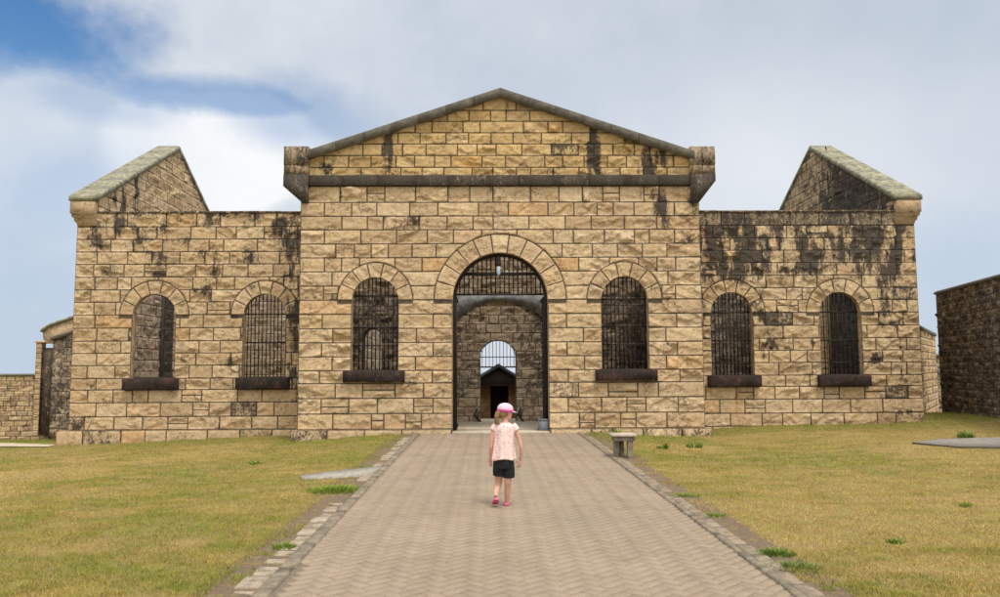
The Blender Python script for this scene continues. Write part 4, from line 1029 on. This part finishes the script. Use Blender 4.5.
# legs: left foot forward-lifted, right foot planted
HL, KL, AL = gp(499.5, 468, .0), gp(498.3, 483, .02), gp(497.5, 498, -.0)
chain(w, [gc(499.8, 464, 0, .05), gc(499, 474, .03, .05), gc(498.6, 481.5, .06, .042), gc(498.0, 485.5, .05, .039), gc(496.6, 490, .0, .036), gc(495.8, 494.5, -.075, .025), gc(495.8, 496.5, -.095, .024)])
chain(w, [gc(507.6, 464, 0, .05), gc(508, 474, .0, .05), gc(507.8, 482, .0, .043), gc(507.8, 486, .02, .041), gc(507.3, 494, .04, .034), gc(506.8, 502, .07, .024), gc(506.7, 505, .085, .024)])
# torso
def ell(cx, cy, cz, rx, ry, n=20, yaw=0): return [(cx + rx * math.cos(2 * PI * i / n) * math.cos(yaw) - ry * math.sin(2 * PI * i / n) * math.sin(yaw), cy + rx * math.cos(2 * PI * i / n) * math.sin(yaw) + ry * math.sin(2 * PI * i / n) * math.cos(yaw), cz) for i in range(n)]
def tr_(rows, mb, n=20, **k): mb.loft([ell(*gp(px, py, dy), rx, ry, n) for px, py, dy, rx, ry in rows], **k)
tr_([(503.5, 468, 0, .07, .055), (503.5, 464, 0, .085, .062), (503.5, 455, 0, .09, .065), (503.8, 446, 0, .093, .07), (504, 436, 0, .1, .072), (504.3, 429, 0, .115, .068), (504.5, 425.5, 0, .1, .058), (504.6, 423.3, 0, .06, .045), (504.8, 421.5, .005, .036, .038), (505, 416, .01, .034, .036)], w)
# head (turned to the right, seen from behind), about 0.19 tall
hx, hy, hz = gp(505, 412, .02)
hd = Vector((.82, .57, 0)).normalized()            # where she faces
rings = []
for dz_, f_, s_, o_ in ((-.092, .02, .02, .03), (-.088, .04, .036, .03), (-.07, .062, .052, .018), (-.045, .074, .062, .008), (-.015, .082, .07, .002), (.015, .086, .074, 0), (.05, .082, .071, 0), (.08, .06, .054, 0), (.098, .025, .02, 0)):
    rings.append(ell(hx + hd.x * o_, hy + hd.y * o_, hz + dz_, f_, s_, 20, math.atan2(hd.y, hd.x)))
w.loft(rings)
sd = Vector((-hd.y, hd.x, 0)); H = Vector((hx, hy, hz))
w.tube([H + hd * .078 + Vector((0, 0, .01)), H + hd * .096 + Vector((0, 0, -.018)), H + hd * .08 + Vector((0, 0, -.028))], [.008, .012, .008], 8)   # nose
for s in (-1, 1):
    w.ball(tuple(H + sd * s * .07 + Vector((0, 0, -.01))), (.012, .012, .02), 6)
w.tube([H + hd * .078 + sd * .02 + Vector((0, 0, -.048)), H + hd * .084 + Vector((0, 0, -.05)), H + hd * .078 - sd * .02 + Vector((0, 0, -.048))], [.005, .007, .005], 8)
# arms
def hand(mb, wrist, dirv, palmn, size, thumbside, curl=.35):
    W = Vector(wrist); D = Vector(dirv).normalized(); Nn = Vector(palmn).normalized(); Sd = D.cross(Nn).normalized() * thumbside
    pl = size * .5; pw = size * .2
    mb.loft([[tuple(W + D * t * pl + Sd * pw * wf * math.cos(a) + Nn * size * .085 * math.sin(a)) for a in np.linspace(0, 2 * PI, 13)[:-1]] for t, wf in ((-.1, .62), (.15, .8), (.5, 1.02), (.85, 1.05), (1.0, .95))])
    for i, (o, L) in enumerate(((.75, .42), (.27, .47), (-.22, .44), (-.7, .34))):
        b = W + D * pl * .88 + Sd * pw * o; L *= size; sp_ = Sd * (o * .22)
        d0 = (D + sp_).normalized(); d1 = (d0 + Nn * curl).normalized(); d2 = (d1 + Nn * curl * 1.2).normalized()
        p1 = b + d0 * L * .5; p2 = p1 + d1 * L * .32; p3 = p2 + d2 * L * .25
        mb.tube([b, p1, p2, p3], [size * .052, size * .05, size * .045, size * .034], 8)
    b = W + D * pl * .25 + Sd * pw * .7; d0 = (D * .7 + Sd * .75 + Nn * .25).normalized(); d1 = (D + Sd * .3 + Nn * .2).normalized()
    mb.tube([b, b + d0 * size * .24, b + d0 * size * .24 + d1 * size * .2], [size * .07, size * .06, size * .042], 8)
chain(w, [gc(496.5, 426.5, 0, .034), gc(493.6, 431, 0, .03), gc(492, 439, -.01, .026), gc(491.2, 447, -.01, .022), gc(490.8, 453, .01, .022), gc(490.8, 459, .03, .017)])
hand(w, gp(490.8, 459, .03), (-.05, .25, -1), (.6, .7, .1), .108, -1, .5)
chain(w, [gc(512.5, 426.5, 0, .034), gc(516, 431, 0, .03), gc(518.9, 438.5, 0, .026), gc(521, 446.5, -.01, .022), gc(521.4, 453, .01, .022), gc(520.4, 459.3, .03, .017)])
hand(w, gp(520.4, 459.3, .03), (-.22, .1, -1), (-.2, .95, .1), .118, -1, .28)
body = remesh(w.build('body', M_skin, girl), .0042, 3)
for s in (-1, 1):
    w = MB(); w.ball(tuple(H + hd * .077 + sd * s * .03 + Vector((0, 0, .005))), .009, 6); w.build('eye', plainm('eye', (.02, .015, .01), (.03, .02, .015), 5, .2, 0), girl, True)
# top with dots
tm = NT('dotted_cotton'); vo = tm.n('ShaderNodeTexVoronoi'); vo.inputs['Scale'].default_value = 42; vo.inputs['Randomness'].default_value = .55; tm.l(tm.obj(), vo.inputs['Vector'])
dot = tm.rng(vo.outputs['Distance'], .3, .24); sel = tm.n('ShaderNodeSeparateColor'); tm.l(vo.outputs['Color'], sel.inputs[0])
cc = tm.ramp(sel.outputs[0], [(0, (.75, .05, .08)), (.4, (.8, .2, .12)), (.7, (.35, .05, .12)), (1, (.85, .25, .3))], 'CONSTANT')
fold = tm.noise(tm.obj(), 14, 3, .5, (1, 1, .3)); tm.bump(fold, .9, .04)
M_top = tm.out(tm.mix(dot, (.78, .60, .55), cc), .9)
w = MB()
n_ = 32; rows = [(503.2, 459.2, 0, .137, .105), (503.3, 455, 0, .133, .1), (503.6, 446, 0, .122, .092), (504, 437, 0, .117, .086), (504.2, 430, 0, .125, .083), (504.5, 426.3, 0, .12, .074), (504.6, 424.2, 0, .09, .062), (504.7, 422.6, 0, .055, .05)]
rg = []
for (px, py, dy, rx, ry) in rows:
    c = gp(px, py, dy); am_ = sst(436, 459, py) * .014
    rg.append([(c[0] + (rx + am_ * math.sin(7 * 2 * PI * i / n_ + 1)) * math.cos(2 * PI * i / n_), c[1] + (ry + am_ * math.sin(7 * 2 * PI * i / n_ + 1)) * math.sin(2 * PI * i / n_), c[2] + am_ * .7 * math.sin(3 * 2 * PI * i / n_)) for i in range(n_)])
w.loft(rg)
for s, a_, b_ in ((-1, (497, 425.5), (493, 430.2)), (1, (512, 425.5), (516.3, 430.2))):
    w.tube([gp(*a_), gp((a_[0] + b_[0]) / 2, (a_[1] + b_[1]) / 2 - .6), gp(*b_)], [.046, .045, .043], 14)
remesh(w.build('top', M_top, girl), .005, 4)
# shorts
w = MB(); tr_([(503.6, 456, 0, .112, .086), (503.6, 463, 0, .118, .092), (503.6, 468, 0, .115, .09)], w)
w.tube([gp(499, 463, 0), gp(498.6, 470, .005), gp(498.6, 475.3, .012)], [.064, .063, .062], 18, sq=1.1); w.tube([gp(508.3, 463, 0), gp(508.7, 470, 0), gp(508.8, 477.5, 0)], [.064, .065, .064], 18, sq=1.1)
remesh(w.build('shorts', plainm('black_jersey', (.008, .008, .01), (.018, .018, .021), 30), girl), .005, 4)
# hair: ponytail and hair under the cap
M_hair = NT('light_brown_hair'); hn = M_hair.noise(M_hair.obj(), 60, 4, .7, (1, 1, .12)); M_hair.bump(hn, .8, .01); M_hair = M_hair.out(M_hair.ramp(hn, [(.3, (.12, .06, .025)), (.7, (.4, .24, .11))]), .6)
w = MB(); rings = []
for dz_, f_, s_, o_ in ((-.052, .045, .056, -.034), (-.03, .07, .068, -.02), (0, .084, .077, -.008), (.03, .088, .079, -.004), (.055, .084, .075, -.004)):
    rings.append(ell(hx + hd.x * o_ - .0, hy + hd.y * o_, hz + dz_, f_, s_, 20, math.atan2(hd.y, hd.x)))
w.loft(rings)
b = H - hd * .078 + Vector((0, 0, .0)); 
w.tube([b, b + Vector((-.022, -.02, -.008)), b + Vector((-.03, -.025, -.045)), b + Vector((-.024, -.02, -.09)), b + Vector((-.012, -.012, -.125))], [.02, .027, .03, .024, .006], 12)
for i in range(14):
    a = random.uniform(0, 2 * PI); o_ = Vector((math.cos(a) * .02, math.sin(a) * .02, 0)); w.tube([b + Vector((-.03, -.025, -.03)) + o_, b + Vector((-.03, -.022, -.09)) + o_ * 1.2, b + Vector((-.015 + random.uniform(-.02, .02), -.012, -.145 + random.uniform(-.02, .02))) + o_], [.007, .006, .002], 6)
remesh(w.build('hair', M_hair, girl), .004, 2)
# cap
w = MB(); rings = []; up = Vector((0, 0, 1)); tilt = Matrix.Rotation(math.radians(6), 3, sd)
def capring(dz_, f_, s_): return [tuple(H + tilt @ (hd * f_ * math.cos(2 * PI * i / 28) + sd * s_ * math.sin(2 * PI * i / 28) + up * dz_)) for i in range(28)]
for dz_, f_, s_ in ((.02, .094, .085), (.03, .096, .086), (.052, .093, .083), (.072, .082, .074), (.09, .06, .054), (.1, .03, .028), (.103, .008, .008)): rings.append(capring(dz_, f_, s_))
w.loft(rings)
capm = NT('pink_cap_cloth'); vo = capm.n('ShaderNodeTexVoronoi'); vo.inputs['Scale'].default_value = 60; capm.l(capm.obj(), vo.inputs['Vector'])
M_cap = capm.out(capm.mix(capm.rng(vo.outputs['Distance'], .35, .2, 0, .6), (.70, .5, .6), (.62, .25, .42)), .85)
cap = w.build('cap', M_cap, girl, True)
M_mag = plainm('magenta_cloth', (.45, .05, .2), (.58, .1, .3), 20, .9)
w = MB(); w.loft([capring(.0, .093, .085), capring(.004, .097, .089), capring(.022, .099, .0895), capring(.026, .096, .087)]); w.build('band', M_mag, cap, True)
w = MB(); T_, B_ = [], []
for i in range(15):
    a = -1.15 + 2.3 * i / 14; o_ = tilt @ (hd * .09 * math.cos(a) + sd * .086 * math.sin(a)); e_ = tilt @ (hd * (.09 * math.cos(a) + .062 * math.cos(a * 1.15) ** .7 if abs(a) < 1.3 else 0) + sd * .086 * math.sin(a))
    for lst_, z in ((T_, .022), (B_, .014)): lst_.append((tuple(H + o_ + up * z), tuple(H + e_ + up * (z - .012))))
V = [p for pr in T_ for p in pr] + [p for pr in B_ for p in pr]; F = []
for i in range(14):
    a = i * 2; F += [(a, a + 1, a + 3, a + 2), (30 + a, 30 + a + 2, 30 + a + 3, 30 + a + 1), (a + 1, 31 + a, 33 + a, a + 3), (a, a + 2, 32 + a, 30 + a)]
F += [(0, 30, 31, 1), (28, 29, 59, 58)]
w.add(V, F); w.build('brim', M_cap, cap, True)
# clogs
M_clog = plainm('pink_rubber', (.6, .10, .2), (.72, .17, .3), 20, .6, .1)
for (px, py, dy, pit, name) in ((496, 499.0, -.05, .8, 'l'), (506.6, 505.3, .10, .0, 'r')):
    ax_, ay_, az_ = gp(px, py, dy); w = MB(); az_ = max(az_, .03)
    fd = Vector((.12 if name == 'r' else -.1, 1, -pit * .6)).normalized(); r_ = Vector((1, 0, 0)); r_ = (r_ - fd * r_.dot(fd)).normalized(); u_ = r_.cross(fd)
    c_ = Vector((ax_, ay_ - .0, az_)); zs = .026
    rings = []
    for t, wd, ht, lo in ((-.075, .012, .015, 0), (-.07, .024, .03, 0), (-.045, .032, .04, 0), (-.01, .034, .05, 0), (.03, .037, .046, 0), (.07, .038, .036, 0), (.1, .03, .024, 0), (.116, .01, .01, 0)):
        rings.append([tuple(c_ + fd * (t + .015) + r_ * wd * math.cos(a) + u_ * (-zs + ht * max(0, math.sin(a)) + .004 * (math.sin(a) < 0) * 0)) for a in np.linspace(0, 2 * PI, 17)[:-1]])
    w.loft(rings)
    o = remesh(w.build('clog', M_clog, girl), .0035, 2)

# ------------------------------------------------------------------ sky and sun
SUN_EL, SUN_AZ = math.radians(64), math.radians(152)     # azimuth clockwise from +Y: behind the camera, to the right
sd_ = Vector((math.sin(SUN_AZ) * math.cos(SUN_EL), math.cos(SUN_AZ) * math.cos(SUN_EL), math.sin(SUN_EL)))
ld = bpy.data.lights.new('sun', 'SUN'); ld.energy = 1.5; ld.angle = math.radians(12); ld.color = (1, .93, .82)
lo = bpy.data.objects.new('sun', ld); COL.objects.link(lo); lo.rotation_euler = sd_.to_track_quat('Z', 'Y').to_euler(); lo.location = (0, 0, 30)
W = bpy.data.worlds.new('World'); sc.world = W; W.use_nodes = True; T = W.node_tree
class WN(NT):
    def __init__(s): s.t = T
wn = WN(); bg = T.nodes['Background']
sky = wn.n('ShaderNodeTexSky'); sky.sky_type = 'NISHITA'; sky.sun_disc = False; sky.sun_elevation = SUN_EL; sky.sun_rotation = SUN_AZ; sky.air_density = 1.; sky.dust_density = .6; sky.ozone_density = 2
tc = wn.n('ShaderNodeTexCoord').outputs['Generated']; sx = wn.n('ShaderNodeSeparateXYZ'); wn.l(tc, sx.inputs[0])
def dirpx(px, py): v = ray(px, py).normalized(); return v
az_n = wn.math('ARCTAN2', sx.outputs[0], sx.outputs[1]); el_n = wn.math('ARCSINE', sx.outputs[2])
wob1 = wn.noise(tc, 6.5, 9, .6); wob2 = wn.noise(tc, 2.4, 5, .5)
def blob(px, py, rx, ry, soft=.5, amt=1., wamp=.8):
    v = dirpx(px, py); a0 = math.atan2(v.x, v.y); e0 = math.asin(v.z)
    da = wn.math('MULTIPLY', wn.math('SUBTRACT', az_n, a0), FPX / rx); de = wn.math('MULTIPLY', wn.math('SUBTRACT', el_n, e0), FPX / ry)
    q = wn.math('SQRT', wn.math('ADD', wn.math('MULTIPLY', da, da), wn.math('MULTIPLY', de, de)))
    q = wn.math('ADD', q, wn.math('MULTIPLY', wn.math('SUBTRACT', wob1, .5), wamp * 2.2))
    return wn.rng(q, 1 + soft, 1 - soft, 0, amt)
def mx(*a):
    r = a[0]
    for b in a[1:]: r = wn.math('MAXIMUM', r, b)
    return r
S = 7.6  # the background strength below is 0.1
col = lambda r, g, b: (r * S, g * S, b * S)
cov = wn.rng(wob2, .35, .65, .82, 1.)
holes_ = mx(blob(5, 18, 105, 42, .5, 1., 1.0), blob(225, 98, 95, 15, .6, .75, 1.3), blob(90, 210, 60, 50, .6, .35, 1.), blob(300, 115, 60, 30, .7, .5), blob(95, 100, 60, 18, .6, .35), blob(0, 340, 230, 90, .8, .5, .35), blob(960, 290, 110, 60, .8, .35, .4))
cov = wn.math('MULTIPLY', cov, wn.math('SUBTRACT', 1, holes_))
cloudc = wn.ramp(wn.math('ADD', wn.math('MULTIPLY', wob1, .5), wn.math('MULTIPLY', wob2, .5)), [(.3, col(.54, .60, .69)), (.5, col(.64, .69, .76)), (.7, col(.76, .79, .83))])
cloudc = wn.mix(blob(222, 158, 95, 62, .14, .95, .6), cloudc, col(.95, .955, .96)); cloudc = wn.mix(blob(50, 140, 110, 60, .7, .45), cloudc, col(.72, .78, .86))
cloudc = wn.mix(blob(900, 30, 380, 120, .8, .5, .3), cloudc, col(.50, .56, .63)); cloudc = wn.mix(blob(740, 180, 200, 90, .9, .6, .3), cloudc, col(.82, .85, .89))
blue = wn.mix(1.0, sky.outputs[0], (.5, .8, 1.0), 'MULTIPLY')
low = wn.rng(el_n, .0, .42, .95, 0)
blue = wn.mix(low, blue, col(.40, .53, .70))
fin = wn.mix(cov, blue, cloudc)
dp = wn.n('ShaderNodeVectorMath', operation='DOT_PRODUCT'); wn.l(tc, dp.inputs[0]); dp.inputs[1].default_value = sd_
fin = wn.mix(1.0, fin, wn.mix(wn.rng(dp.outputs['Value'], .1, .98), (0, 0, 0), (9, 8.6, 7.8)), 'ADD')   # sky glow round the sun, behind the camera, added to lift the fill
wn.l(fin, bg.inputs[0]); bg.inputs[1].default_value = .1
sc.view_settings.view_transform = 'Standard'; sc.view_settings.look = 'None'; sc.view_settings.exposure = .45; sc.view_settings.gamma = 1
sc.cycles.max_bounces = 6; sc.cycles.use_denoising = True
